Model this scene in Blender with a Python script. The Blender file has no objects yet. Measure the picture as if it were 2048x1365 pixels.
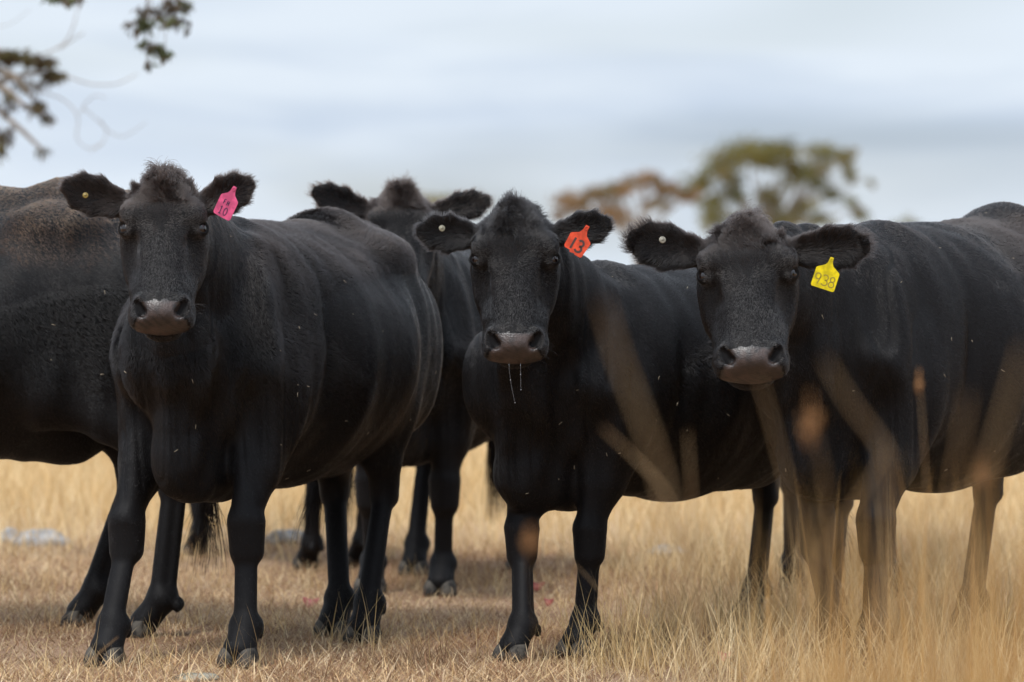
import bpy, math, random, time
import numpy as np
from mathutils import Vector, Matrix
T0 = time.time()
rng = np.random.default_rng(7)
random.seed(7)
SC = bpy.context.scene

# ------------------------------------------------------------------ camera, world, sun, exposure
FPX, HOR, CAMZ = 8000.0, 570.0, 1.15            # focal length in photo pixels, horizon row, lens height
PITCH = math.atan((682.5 - HOR) / FPX)
cam_d = bpy.data.cameras.new('camera')
cam = bpy.data.objects.new('camera', cam_d)
SC.collection.objects.link(cam)
cam.location = (0, 0, CAMZ)
cam.rotation_euler = (math.pi / 2 - PITCH, 0, 0)
cam_d.lens = FPX / 2048 * 36
cam_d.sensor_width = 36
cam_d.clip_end = 3000
cam_d.dof.use_dof = True
cam_d.dof.focus_distance = 11.95
cam_d.dof.aperture_fstop = 2.9
cam_d.dof.aperture_blades = 9
SC.camera = cam
SC.cycles.use_denoising = True
SC.cycles.max_bounces = 6
SC.cycles.transparent_max_bounces = 8
SC.cycles.caustics_reflective = False
SC.cycles.caustics_refractive = False
SC.cycles_curves.shape = 'RIBBONS'
SC.cycles_curves.subdivisions = 2
SC.view_settings.view_transform = 'Standard'
SC.view_settings.look = 'None'
SC.view_settings.exposure = 0.0
SC.view_settings.gamma = 1.0

SUN_EL, SUN_AZ = math.radians(58), math.radians(-150)     # azimuth from +Y, clockwise seen from above
sun_d = bpy.data.lights.new('sun', 'SUN')
sun = bpy.data.objects.new('sun', sun_d)
SC.collection.objects.link(sun)
sdir = Vector((math.sin(SUN_AZ) * math.cos(SUN_EL), math.cos(SUN_AZ) * math.cos(SUN_EL), math.sin(SUN_EL)))
sun.rotation_euler = sdir.to_track_quat('Z', 'Y').to_euler()
sun.location = (0, 0, 30)
sun_d.energy = 2.6
sun_d.angle = math.radians(12)
sun_d.color = (1.0, 0.97, 0.93)


class NT:
    """small helper round a node tree"""
    def __init__(self, tree):
        self.t = tree

    def n(self, kind, **kw):
        nd = self.t.nodes.new(kind)
        ins = kw.pop('ins', {})
        for k, v in kw.items():
            setattr(nd, k, v)
        for k, v in ins.items():
            if isinstance(v, bpy.types.NodeSocket):
                self.t.links.new(v, nd.inputs[k])
            else:
                nd.inputs[k].default_value = v
        return nd

    def l(self, a, b):
        self.t.links.new(a, b)

    def math(self, op, a, b=0.0, c=0.0, clamp=False):
        nd = self.n('ShaderNodeMath', operation=op, use_clamp=clamp, ins={0: a, 1: b, 2: c})
        return nd.outputs[0]

    def mix(self, f, a, b):
        nd = self.n('ShaderNodeMix', data_type='RGBA', ins={0: f, 6: a, 7: b})
        return nd.outputs[2]

    def ramp(self, f, a, b):
        nd = self.n('ShaderNodeMapRange', interpolation_type='SMOOTHSTEP', ins={0: f, 1: a, 2: b})
        return nd.outputs[0]


wd = bpy.data.worlds.new('World')
SC.world = wd
wd.use_nodes = True
wd.node_tree.nodes.clear()
w = NT(wd.node_tree)
sky = w.n('ShaderNodeTexSky', sky_type='NISHITA', sun_disc=False)
sky.sun_elevation = SUN_EL
sky.sun_rotation = SUN_AZ
sky.air_density = 1.0
sky.dust_density = 1.5
tc = w.n('ShaderNodeTexCoord')
sp = w.n('ShaderNodeSeparateXYZ', ins={0: tc.outputs['Generated']})
X, Y, Z = sp.outputs[0], sp.outputs[1], sp.outputs[2]
cv = w.n('ShaderNodeCombineXYZ', ins={0: w.math('MULTIPLY', X, 9.0), 1: w.math('MULTIPLY', Y, 9.0), 2: w.math('MULTIPLY', Z, 42.0)})
cv2 = w.n('ShaderNodeCombineXYZ', ins={0: w.math('MULTIPLY', X, 5.0), 1: w.math('MULTIPLY', Y, 5.0), 2: w.math('MULTIPLY', Z, 26.0)})
n1 = w.n('ShaderNodeTexNoise', ins={'Vector': cv.outputs[0], 'Scale': 1.0, 'Detail': 7.0, 'Roughness': 0.52, 'Distortion': 0.6})
n2 = w.n('ShaderNodeTexNoise', ins={'Vector': cv2.outputs[0], 'Scale': 1.0, 'Detail': 2.0, 'Roughness': 0.4, 'Distortion': 0.3})


def blob(x0, z0, sx, sz, amp):
    a = w.math('POWER', w.math('DIVIDE', w.math('SUBTRACT', X, x0), sx), 2.0)
    b = w.math('POWER', w.math('DIVIDE', w.math('SUBTRACT', Z, z0), sz), 2.0)
    e = w.math('EXPONENT', w.math('MULTIPLY', w.math('ADD', a, b), -1.0))
    return w.math('MULTIPLY', w.math('MULTIPLY', e, amp), w.ramp(Y, 0.0, 0.5))


grey = w.math('MULTIPLY', w.math('SUBTRACT', n1.outputs[0], 0.44), 1.9)
for bb in (blob(0.10, 0.036, 0.09, 0.012, 0.28), blob(-0.049, 0.040, 0.012, 0.007, 0.20), blob(0.02, 0.043, 0.05, 0.005, 0.22),
           blob(-0.09, 0.033, 0.035, 0.012, 0.12), blob(0.02, 0.066, 0.12, 0.008, -0.25)):
    grey = w.math('ADD', grey, bb)
grey = w.math('ADD', grey, 0.0, clamp=True)
cl = w.mix(grey, (7.8, 8.65, 9.6, 1), (4.7, 5.75, 7.4, 1))
gap = w.ramp(w.math('ADD', n2.outputs[0], blob(-0.01, 0.060, 0.12, 0.007, 0.10)), 0.50, 0.80)
gap = w.math('MULTIPLY', gap, 0.5)
gap = w.math('MAXIMUM', gap, w.math('MULTIPLY', w.ramp(Z, 0.15, 0.7), 0.25))
skyb = w.n('ShaderNodeVectorMath', operation='SCALE', ins={0: sky.outputs[0], 'Scale': 1.0})
mixed = w.mix(gap, cl, skyb.outputs[0])
zen = w.math('MULTIPLY_ADD', w.ramp(Z, 0.08, 0.9), 0.9, 1.0)
lit = w.n('ShaderNodeVectorMath', operation='SCALE', ins={0: mixed, 'Scale': zen})
bg = w.n('ShaderNodeBackground', ins={'Color': lit.outputs[0], 'Strength': 0.1})
wo = w.n('ShaderNodeOutputWorld', ins={'Surface': bg.outputs[0]})

CP, SP_ = math.cos(PITCH), math.sin(PITCH)


def W(px, py, d):
    """the point at distance d (world y) seen at photo pixel px, py"""
    u, v = (px - 1024) / FPX, -(py - 682.5) / FPX
    y = CP + v * SP_
    z = -SP_ + v * CP
    k = d / y
    return np.array([u * k, d, CAMZ + z * k])


def G(px, d):
    """the ground point at distance d in photo column px"""
    return np.array([(px - 1024) / FPX * d, d, 0.0])


def proj(P):
    """photo pixel of world points"""
    y = P[:, 1] * CP - (P[:, 2] - CAMZ) * SP_
    z = P[:, 1] * SP_ + (P[:, 2] - CAMZ) * CP
    return 1024 + FPX * P[:, 0] / y, 682.5 - FPX * z / y


# ------------------------------------------------------------------ materials
def mat(name):
    m = bpy.data.materials.new(name)
    m.use_nodes = True
    m.node_tree.nodes.clear()
    t = NT(m.node_tree)
    out = t.n('ShaderNodeOutputMaterial')
    return m, t, out


def principled(name, col, rough=0.5, spec=0.5, var=None, vscale=20.0, bump=0.0, bscale=200.0, sub=0.0, coat=0.0):
    m, t, out = mat(name)
    p = t.n('ShaderNodeBsdfPrincipled', ins={'Roughness': rough, 'Specular IOR Level': spec, 'Coat Weight': coat})
    tcn = t.n('ShaderNodeTexCoord')
    if var is not None:
        nz = t.n('ShaderNodeTexNoise', ins={'Vector': tcn.outputs['Object'], 'Scale': vscale, 'Detail': 5.0, 'Roughness': 0.6})
        t.l(t.mix(t.ramp(nz.outputs[0], 0.35, 0.65), (*col, 1), (*var, 1)), p.inputs['Base Color'])
    else:
        p.inputs['Base Color'].default_value = (*col, 1)
    if bump:
        nb = t.n('ShaderNodeTexNoise', ins={'Vector': tcn.outputs['Object'], 'Scale': bscale, 'Detail': 3.0})
        bp = t.n('ShaderNodeBump', ins={'Height': nb.outputs[0], 'Strength': bump, 'Distance': 0.01})
        t.l(bp.outputs[0], p.inputs['Normal'])
    t.l(p.outputs[0], out.inputs[0])
    return m


def tinted(name, rough=0.75, trans=0.0, spec=0.3):
    """colour from the per-blade attribute 'tint'"""
    m, t, out = mat(name)
    a = t.n('ShaderNodeAttribute', attribute_name='tint')
    p = t.n('ShaderNodeBsdfPrincipled', ins={'Base Color': a.outputs['Color'], 'Roughness': rough, 'Specular IOR Level': spec})
    if trans:
        tr = t.n('ShaderNodeBsdfTranslucent', ins={'Color': a.outputs['Color']})
        mx = t.n('ShaderNodeMixShader', ins={0: trans, 1: p.outputs[0], 2: tr.outputs[0]})
        t.l(mx.outputs[0], out.inputs[0])
    else:
        t.l(p.outputs[0], out.inputs[0])
    return m


def fur_mat(name, low, top, z0, z1, rough=0.25, tipgrey=0.0):
    """hair: near black, sun-bleached brown towards the cow's back"""
    m, t, out = mat(name)
    geo = t.n('ShaderNodeNewGeometry')
    s = t.n('ShaderNodeSeparateXYZ', ins={0: geo.outputs['Position']})
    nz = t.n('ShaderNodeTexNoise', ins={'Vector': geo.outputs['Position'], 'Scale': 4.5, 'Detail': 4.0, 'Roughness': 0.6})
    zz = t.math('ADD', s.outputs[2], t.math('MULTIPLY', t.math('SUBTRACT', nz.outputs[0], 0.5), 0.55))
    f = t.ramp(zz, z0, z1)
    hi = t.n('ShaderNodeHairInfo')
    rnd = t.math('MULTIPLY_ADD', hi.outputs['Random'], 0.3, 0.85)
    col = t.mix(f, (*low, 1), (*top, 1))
    sc = t.n('ShaderNodeVectorMath', operation='SCALE', ins={0: col, 'Scale': rnd})
    ga = t.n('ShaderNodeAttribute', attribute_name='gloss')
    h = t.n('ShaderNodeBsdfHairPrincipled', parametrization='COLOR',
            ins={'Color': sc.outputs[0], 'Roughness': rough, 'Radial Roughness': 0.4, 'IOR': t.math('MULTIPLY_ADD', ga.outputs['Fac'], 0.17, 1.42), 'Random Roughness': 0.2})
    t.l(h.outputs[0], out.inputs[0])
    return m


# ------------------------------------------------------------------ object helpers
def tag(o, label=None, cat=None, group=None, kind=None):
    if label: o['label'] = label
    if cat: o['category'] = cat
    if group: o['group'] = group
    if kind: o['kind'] = kind
    return o


def mesh_obj(name, V, F, m, parent=None, origin=None, smooth=True, tint=None, mats=None, midx=None):
    """V: (n,3) world points; F: (m,k) array or list of faces"""
    V = np.asarray(V, dtype=np.float64)
    org = np.zeros(3) if origin is None else np.asarray(origin, dtype=np.float64)
    me = bpy.data.meshes.new(name)
    L = V - org
    if isinstance(F, np.ndarray):
        nf, k = F.shape
        me.vertices.add(len(L))
        me.vertices.foreach_set('co', L.astype(np.float32).ravel())
        me.loops.add(nf * k)
        me.loops.foreach_set('vertex_index', F.astype(np.int32).ravel())
        me.polygons.add(nf)
        me.polygons.foreach_set('loop_start', np.arange(0, nf * k, k, dtype=np.int32))
        me.update(calc_edges=True)
        if smooth:
            me.shade_smooth()
    else:
        me.from_pydata([tuple(v) for v in L], [], F)
        me.update()
        if smooth:
            me.shade_smooth()
    if tint is not None:
        a = me.color_attributes.new('tint', 'FLOAT_COLOR', 'POINT')
        c = np.ones((len(L), 4), np.float32)
        c[:, :3] = tint
        a.data.foreach_set('color', c.ravel())
    if m is not None:
        me.materials.append(m)
    o = bpy.data.objects.new(name, me)
    SC.collection.objects.link(o)
    if parent is not None:
        o.parent = parent
        o.location = org - np.array(parent['_w'])
    else:
        o.location = org
    o['_w'] = [float(q) for q in org]
    return o


def curves_obj(name, P, R, m, parent=None, origin=None, gloss=None):
    """P (n,k,3) hair points, R (n,k) radii"""
    n, k, _ = P.shape
    org = np.zeros(3) if origin is None else np.asarray(origin)
    hc = bpy.data.hair_curves.new(name)
    hc.add_curves([k] * n)
    at = hc.attributes.get('position') or hc.attributes.new('position', 'FLOAT_VECTOR', 'POINT')
    at.data.foreach_set('vector', (P - org).astype(np.float32).ravel())
    ra = hc.attributes.get('radius') or hc.attributes.new('radius', 'FLOAT', 'POINT')
    ra.data.foreach_set('value', R.astype(np.float32).ravel())
    if gloss is not None:
        ga = hc.attributes.new('gloss', 'FLOAT', 'CURVE')
        ga.data.foreach_set('value', gloss.astype(np.float32))
    hc.materials.append(m)
    o = bpy.data.objects.new(name, hc)
    SC.collection.objects.link(o)
    if parent is not None:
        o.parent = parent
        o.location = org - np.array(parent['_w'])
    else:
        o.location = org
    o['_w'] = [float(q) for q in org]
    return o


def unit(v):
    v = np.asarray(v, dtype=np.float64)
    return v / (np.linalg.norm(v, axis=-1, keepdims=True) + 1e-12)


def icosphere(sub=2):
    import bmesh
    b = bmesh.new()
    bmesh.ops.create_icosphere(b, subdivisions=sub, radius=1.0)
    V = np.array([v.co[:] for v in b.verts])
    F = np.array([[v.index for v in f.verts] for f in b.faces])
    b.free()
    return V, F


def tube(pts, rad, nseg=8, cap=True):
    """a swept tube through pts, radii rad; returns V, F list"""
    pts = np.asarray(pts, float)
    n = len(pts)
    rad = np.broadcast_to(rad, n)
    T = unit(np.gradient(pts, axis=0))
    ref = np.array([0.3, 0.2, 1.0]) if abs(T[0][2]) < 0.9 else np.array([1.0, 0.2, 0])
    V, F = [], []
    for i in range(n):
        s = unit(np.cross(T[i], ref))
        u = np.cross(s, T[i])
        for k in range(nseg):
            a = 2 * math.pi * k / nseg
            V.append(pts[i] + rad[i] * (math.cos(a) * s + math.sin(a) * u))
    for i in range(n - 1):
        for k in range(nseg):
            k2 = (k + 1) % nseg
            F.append((i * nseg + k, i * nseg + k2, (i + 1) * nseg + k2, (i + 1) * nseg + k))
    if cap:
        F.append(tuple(range(nseg))[::-1])
        F.append(tuple((n - 1) * nseg + k for k in range(nseg)))
    return V, F


def merge(parts):
    V, F = [], []
    for v, f in parts:
        o = len(V)
        V.extend([tuple(x) for x in v])
        F.extend([tuple(int(i) + o for i in q) for q in f])
    return V, F


class Noise:
    """smooth vector noise from random plane waves"""
    def __init__(self, freq, n=14, seed=0, dim=3):
        r = np.random.default_rng(seed)
        self.K = unit(r.normal(size=(n, 3))) * (freq * r.uniform(0.6, 1.5, (n, 1)))
        self.ph = r.uniform(0, 6.28, n)
        self.A = r.normal(size=(n, dim)) / math.sqrt(n / 2)

    def __call__(self, P):
        return (np.sin(P @ self.K.T + self.ph) @ self.A).astype(np.float32)


# ------------------------------------------------------------------ implicit surfaces
class Field:
    def __init__(self):
        self.pr = []

    def ecap(self, a, b, side, wa, ha, wb=None, hb=None, k=0.03, op=1):
        """tapered capsule of elliptic section: half width along side, half height across it"""
        a, b = np.array(a, float), np.array(b, float)
        wb = wa if wb is None else wb
        hb = ha if hb is None else hb
        d = b - a
        L2 = float(d @ d)
        dn = d / math.sqrt(L2)
        s = np.array(side, float)
        s = unit(s - dn * (s @ dn))
        u = np.cross(dn, s)
        self.pr.append(('c', (a, d, L2, dn, s, u, wa, ha, wb, hb), k, op))

    def ell(self, c, A, r, k=0.03, op=1):
        self.pr.append(('e', (np.array(c, float), np.array(A, float), np.array(r, float)), k, op))

    @staticmethod
    def ev(kind, q, P):
        if kind == 'c':
            a, d, L2, dn, s, u, wa, ha, wb, hb = q
            p = P - a.astype(np.float32)
            t = np.clip((p @ d.astype(np.float32)) / L2, 0, 1)
            ax = p @ dn.astype(np.float32) - t * math.sqrt(L2)
            ww = wa + (wb - wa) * t
            hh = ha + (hb - ha) * t
            m = np.minimum(ww, hh)
            x, y, z = (p @ s.astype(np.float32)) / ww, (p @ u.astype(np.float32)) / hh, ax / m
            k0 = np.sqrt(x * x + y * y + z * z)
            k1 = np.sqrt((x / ww) ** 2 + (y / hh) ** 2 + (z / m) ** 2) + 1e-6
            return np.maximum(k0 * (k0 - 1) / k1, -m)
        c, A, r = q
        p = ((P - c.astype(np.float32)) @ A.T.astype(np.float32)) / r.astype(np.float32)
        k0 = np.sqrt((p * p).sum(-1))
        k1 = np.sqrt(((p / r.astype(np.float32)) ** 2).sum(-1)) + 1e-6
        return np.where(k0 < 0.05, -r.min(), np.maximum(k0 * (k0 - 1) / k1, -r.min()))

    @staticmethod
    def comb(f, g, k, op):
        if op > 0:
            h = np.clip(0.5 + 0.5 * (g - f) / k, 0, 1)
            return g + (f - g) * h - k * h * (1 - h)
        h = np.clip(0.5 - 0.5 * (g + f) / k, 0, 1)
        return f + (-g - f) * h + k * h * (1 - h)

    def bounds(self):
        lo, hi = np.full(3, 1e9), np.full(3, -1e9)
        for kind, q, k, op in self.pr:
            if op < 0: continue
            if kind == 'c':
                a, d = q[0], q[1]
                r = max(q[6:10])
                for e in (a, a + d):
                    lo, hi = np.minimum(lo, e - r), np.maximum(hi, e + r)
            else:
                r = q[2].max()
                lo, hi = np.minimum(lo, q[0] - r), np.maximum(hi, q[0] + r)
        return lo - 0.04, hi + 0.04

    def mesh(self, h, B=8):
        lo, hi = self.bounds()
        nb = np.ceil((hi - lo) / (h * B)).astype(int) + 1
        n = nb * B
        bi = np.stack(np.meshgrid(*[np.arange(x) for x in nb], indexing='ij'), -1).reshape(-1, 3)
        C = (lo + (bi * B + (B - 1) / 2) * h).astype(np.float32)
        f = np.full(len(C), 1e3, np.float32)
        pc = []
        for kind, q, k, op in self.pr:
            g = self.ev(kind, q, C)
            pc.append(g)
            f = self.comb(f, g, k, op)
        diag = h * B * 0.87
        keep = np.where(np.abs(f) < diag * 2.0)[0]
        off = np.stack(np.meshgrid(*[np.arange(B)] * 3, indexing='ij'), -1).reshape(-1, 3)
        pts = (lo + (bi[keep][:, None, :] * B + off[None]) * h).astype(np.float32)
        F = np.full(pts.shape[:2], 1e3, np.float32)
        for (kind, q, k, op), g in zip(self.pr, pc):
            s = np.where(g[keep] < diag * 4.5 + k)[0]
            if not len(s): continue
            gg = self.ev(kind, q, pts[s].reshape(-1, 3)).reshape(len(s), -1)
            F[s] = self.comb(F[s], gg, k, op)
        D = np.where(f > 0, 1e3, -1e3).astype(np.float32).reshape(nb)
        D = np.repeat(np.repeat(np.repeat(D, B, 0), B, 1), B, 2)
        D6 = D.reshape(nb[0], B, nb[1], B, nb[2], B)
        D6[bi[keep, 0], :, bi[keep, 1], :, bi[keep, 2], :] = F.reshape(-1, B, B, B)
        S = D < 0
        c = S[:-1, :-1, :-1]
        mixed_ = np.zeros(c.shape, bool)
        for i in (0, 1):
            for j in (0, 1):
                for l in (0, 1):
                    if i + j + l:
                        mixed_ |= (S[i:n[0] - 1 + i, j:n[1] - 1 + j, l:n[2] - 1 + l] != c)
        act = np.argwhere(mixed_)
        idx = np.full(c.shape, -1, np.int32)
        idx[act[:, 0], act[:, 1], act[:, 2]] = np.arange(len(act))
        acc = np.zeros((len(act), 3))
        cnt = np.zeros(len(act))
        cor = {}
        for i in (0, 1):
            for j in (0, 1):
                for l in (0, 1):
                    cor[(i, j, l)] = D[act[:, 0] + i, act[:, 1] + j, act[:, 2] + l].astype(np.float64)
        for a in cor:
            for ax in range(3):
                if a[ax] == 0:
                    b = list(a); b[ax] = 1; b = tuple(b)
                    va, vb = np.clip(cor[a], -1, 1), np.clip(cor[b], -1, 1)
                    cr = (va < 0) != (vb < 0)
                    t = np.where(cr, va / np.where(cr, va - vb, 1), 0)
                    pos = np.tile(np.array(a, float), (len(act), 1))
                    pos[:, ax] = t
                    acc += pos * cr[:, None]
                    cnt += cr
        V = lo + (act + acc / cnt[:, None]) * h
        Q = []
        for ax in range(3):
            o1, o2 = (ax + 1) % 3, (ax + 2) % 3
            sl0 = [slice(1, -1)] * 3; sl1 = [slice(1, -1)] * 3
            sl0[ax] = slice(0, -1); sl1[ax] = slice(1, None)
            A0, A1 = S[tuple(sl0)], S[tuple(sl1)]
            for flip, msk in ((False, A0 & ~A1), (True, ~A0 & A1)):
                e = np.argwhere(msk)
                e[:, o1] += 1; e[:, o2] += 1
                def cell(d1, d2):
                    q = e.copy(); q[:, o1] += d1; q[:, o2] += d2
                    return idx[q[:, 0], q[:, 1], q[:, 2]]
                quad = np.stack([cell(-1, -1), cell(0, -1), cell(0, 0), cell(-1, 0)], 1)
                Q.append(quad[:, ::-1] if flip else quad)
        Q = np.concatenate(Q)
        Q = Q[(Q >= 0).all(1)]
        return V, Q


def vnormals(V, Q):
    n = np.cross(V[Q[:, 2]] - V[Q[:, 0]], V[Q[:, 3]] - V[Q[:, 1]])
    N = np.zeros_like(V)
    for k in range(4):
        for a in range(3):
            N[:, a] += np.bincount(Q[:, k], n[:, a], len(V))
    return unit(N)


def relax(V, Q, it=2, lam=0.5):
    for _ in range(it):
        A = np.zeros_like(V); c = np.zeros(len(V))
        for k in range(4):
            a, b = Q[:, k], Q[:, (k + 1) % 4]
            for x in range(3):
                A[:, x] += np.bincount(a, V[b, x], len(V))
            c += np.bincount(a, minlength=len(V))
        V = V + lam * (A / np.maximum(c, 1)[:, None] - V)
    return V


def sstep(x, a, b):
    t = np.clip((x - a) / (b - a), 0, 1)
    return t * t * (3 - 2 * t)


# ------------------------------------------------------------------ small shared materials
M_SKIN = principled('cow_skin', (0.006, 0.0055, 0.006), rough=0.6, spec=0.16, bump=0.1, bscale=160)
M_HOOF = principled('hoof_horn', (0.012, 0.011, 0.011), rough=0.8, spec=0.25, var=(0.085, 0.075, 0.062), vscale=30, bump=0.2, bscale=90)
M_EYE = principled('eye_wet', (0.010, 0.005, 0.004), rough=0.05, spec=0.7)
M_LID = principled('eye_corner', (0.06, 0.035, 0.03), rough=0.2, spec=0.6)


def nose_mat():
    m, t, out = mat('nose_leather')
    g = t.n('ShaderNodeTexCoord')
    vo = t.n('ShaderNodeTexVoronoi', feature='F1', ins={'Vector': g.outputs['Object'], 'Scale': 210.0})
    nz = t.n('ShaderNodeTexNoise', ins={'Vector': g.outputs['Object'], 'Scale': 28.0, 'Detail': 4.0})
    nz2 = t.n('ShaderNodeTexNoise', ins={'Vector': g.outputs['Object'], 'Scale': 14.0, 'Detail': 4.0})
    col = t.mix(t.ramp(nz.outputs[0], 0.35, 0.7), (0.022, 0.013, 0.010, 1), (0.060, 0.037, 0.030, 1))
    ta = t.n('ShaderNodeAttribute', attribute_name='tint')
    col = t.n('ShaderNodeVectorMath', operation='MULTIPLY', ins={0: col, 1: ta.outputs['Color']}).outputs[0]
    bp = t.n('ShaderNodeBump', ins={'Height': vo.outputs['Distance'], 'Strength': 0.4, 'Distance': 0.003})
    p = t.n('ShaderNodeBsdfPrincipled', ins={'Base Color': col, 'Specular IOR Level': 0.6, 'Normal': bp.outputs[0],
            'Roughness': t.math('MULTIPLY_ADD', t.ramp(nz2.outputs[0], 0.4, 0.6), 0.22, 0.36), 'Coat Weight': 0.1, 'Coat Roughness': 0.25})
    t.l(p.outputs[0], out.inputs[0])
    return m


M_NOSE = nose_mat()
M_HAY = principled('hay_bits', (0.5, 0.42, 0.3), rough=0.8)

# ------------------------------------------------------------------ cow
ND1, ND2, ND3 = Noise(9, seed=1), Noise(45, seed=2), Noise(230, seed=3)
TOCAM = np.array([0, 0, CAMZ])


def grow(V, Q, N, area_dens, fn, wt=None, seed=0):
    """roots scattered over the quads; fn(P, N) -> (dir, length, radius)"""
    r = np.random.default_rng(seed)
    c = V[Q].mean(1)
    n = np.cross(V[Q[:, 2]] - V[Q[:, 0]], V[Q[:, 3]] - V[Q[:, 1]]) * 0.5
    ar = np.linalg.norm(n, axis=1)
    nn = n / (ar[:, None] + 1e-12)
    view = unit(TOCAM - c)
    face = (nn * view).sum(1)
    px, py = proj(c)
    vis = 1 - sstep(np.maximum(-px, px - 2048), 60, 500)
    wgt = ar * np.where(face > -0.3, 1.0, 0.12) * (0.3 + 0.7 * vis)
    if wt is not None:
        wgt = wgt * wt(c)
    cnt = r.poisson(wgt * area_dens)
    fi = np.repeat(np.arange(len(Q)), cnt)
    u, v = r.random((2, len(fi)))[..., None]
    q = V[Q[fi]]
    P = (q[:, 0] * (1 - u) + q[:, 1] * u) * (1 - v) + (q[:, 3] * (1 - u) + q[:, 2] * u) * v
    qn = N[Q[fi]]
    NN = unit((qn[:, 0] * (1 - u) + qn[:, 1] * u) * (1 - v) + (qn[:, 3] * (1 - u) + qn[:, 2] * u) * v)
    return P, NN, r


def make_cow(nm, label, F0, R0, s, head, feet, coat, h=0.006, dens=130000, furlen=1.0, hrad=0.00042, hs=1.0,
             group='black cows standing in the dry grass', bulge=1.0, tail=None, drop=0.0, detail=True):
    t0 = time.time()
    F0, R0 = np.array([*F0, 0.0]), np.array([*R0, 0.0])
    Xb = unit(F0 - R0)
    lx = np.linalg.norm(F0 - R0) / 1.12
    Zb = np.array([0, 0, 1.0])
    Yb = np.cross(Zb, Xb)
    O = F0 - Xb * 0.42 * lx
    def P(x, y, z):
        z = z - drop * float(sstep(x, -0.75, 0.15)) * float(sstep(z, 0.75, 1.15))
        return O + Xb * x * lx + Yb * y * s + Zb * z * s
    Ab = np.array([Xb, Yb, Zb])
    fd = Field()

    def bell(c, r, k=0.06, op=1, rot=0.0, tilt=0.0):
        A = Ab
        if rot or tilt:
            cr, sr = math.cos(rot), math.sin(rot)
            ct, st = math.cos(tilt), math.sin(tilt)
            x2 = Xb * ct + Zb * st
            z2 = -Xb * st + Zb * ct
            x3 = x2 * cr + Yb * sr
            y3 = -x2 * sr + Yb * cr
            A = np.array([x3, y3, z2])
        fd.ell(P(*c), A, np.array(r) * s, k, op)

    # trunk: stations x, centre z, half height, half width
    st = [(0.66, 0.90, 0.22, 0.15), (0.46, 0.925, 0.345, 0.215), (0.22, 0.905, 0.375, 0.275 * bulge), (-0.08, 0.875, 0.395, 0.345 * bulge),
          (-0.34, 0.885, 0.38, 0.365 * bulge), (-0.58, 0.985, 0.325, 0.305), (-0.80, 1.07, 0.235, 0.205), (-0.89, 1.09, 0.18, 0.14)]
    for a, b in zip(st[:-1], st[1:]):
        fd.ecap(P(a[0], 0, a[1]), P(b[0], 0, b[1]), Yb, a[3] * s, a[2] * s, b[3] * s, b[2] * s, k=0.02)
    fd.ecap(P(0.42, 0, 1.225), P(-0.2, 0, 1.20), Yb, 0.05 * s, 0.06 * s, 0.07 * s, 0.05 * s, k=0.06)   # withers and chine
    fd.ecap(P(-0.2, 0, 1.20), P(-0.52, 0, 1.255), Yb, 0.07 * s, 0.05 * s, 0.09 * s, 0.045 * s, k=0.07)
    fd.ecap(P(-0.52, 0, 1.255), P(-0.86, 0, 1.24), Yb, 0.09 * s, 0.045 * s, 0.05 * s, 0.04 * s, k=0.07)
    for sd in (1, -1):
        fd.ecap(P(0.34, 0.11 * sd, 1.17), P(0.50, 0.180 * sd, 0.86), Yb, 0.060 * s, 0.12 * s, 0.078 * s, 0.11 * s, k=0.05)   # shoulder blade
        bell((0.36, 0.185 * sd, 0.80), (0.16, 0.095, 0.19), k=0.05)
        bell((0.16, 0.325 * sd * bulge, 0.95), (0.030, 0.055, 0.40), k=0.05, op=-1, tilt=0.10)        # hollow behind the shoulder
        bell((-0.53, 0.205 * sd, 1.19), (0.11, 0.06, 0.045), k=0.10)                                 # hook bone
        bell((-0.88, 0.10 * sd, 1.16), (0.06, 0.05, 0.06), k=0.05)                                    # pin bone
        bell((-0.34, 0.37 * sd, 1.15), (0.14, 0.045, 0.05), k=0.10, op=-1)                             # hollow flank
        bell((-0.68, 0.20 * sd, 0.88), (0.20, 0.125, 0.26), k=0.06, tilt=0.15)                        # thigh
        bell((-0.50, 0.245 * sd, 0.74), (0.09, 0.07, 0.12), k=0.06)                                   # stifle
    bell((0.60, 0, 0.62), (0.16, 0.085, 0.15), k=0.05)                                               # brisket
    bell((0.42, 0, 0.56), (0.20, 0.11, 0.10), k=0.06)
    bell((-0.52, 0, 0.60), (0.15, 0.13, 0.10), k=0.06)                                               # udder
    # head frame
    hp = np.array(head['pos'])
    yaw, pit, rol = [math.radians(head[q]) for q in ('yaw', 'pitch', 'roll')]
    f = np.array([math.sin(yaw), -math.cos(yaw), 0])
    Xh = f * math.cos(pit) - Zb * math.sin(pit)
    Zh = f * math.sin(pit) + Zb * math.cos(pit)
    Yh = np.cross(Zh, Xh)
    Xh, Yh = Xh * math.cos(rol) + Yh * math.sin(rol), -Xh * math.sin(rol) + Yh * math.cos(rol)
    Ah = np.array([Xh, Yh, Zh])
    hv = np.array(head.get('sc', (0.87, 1.0, 1.0))) * hs
    H = lambda x, y, z: hp + Xh * x * hv[0] + Yh * y * hv[1] + Zh * z * hv[2]
    # neck
    n0, n3 = P(0.36, 0, 0.97), H(0.13, 0, -0.19)
    n1_, n2_ = P(0.36, 0, 1.01) * 0.62 + H(0.13, 0, -0.22) * 0.38, H(0.06, 0, -0.32)
    prev = None
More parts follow.
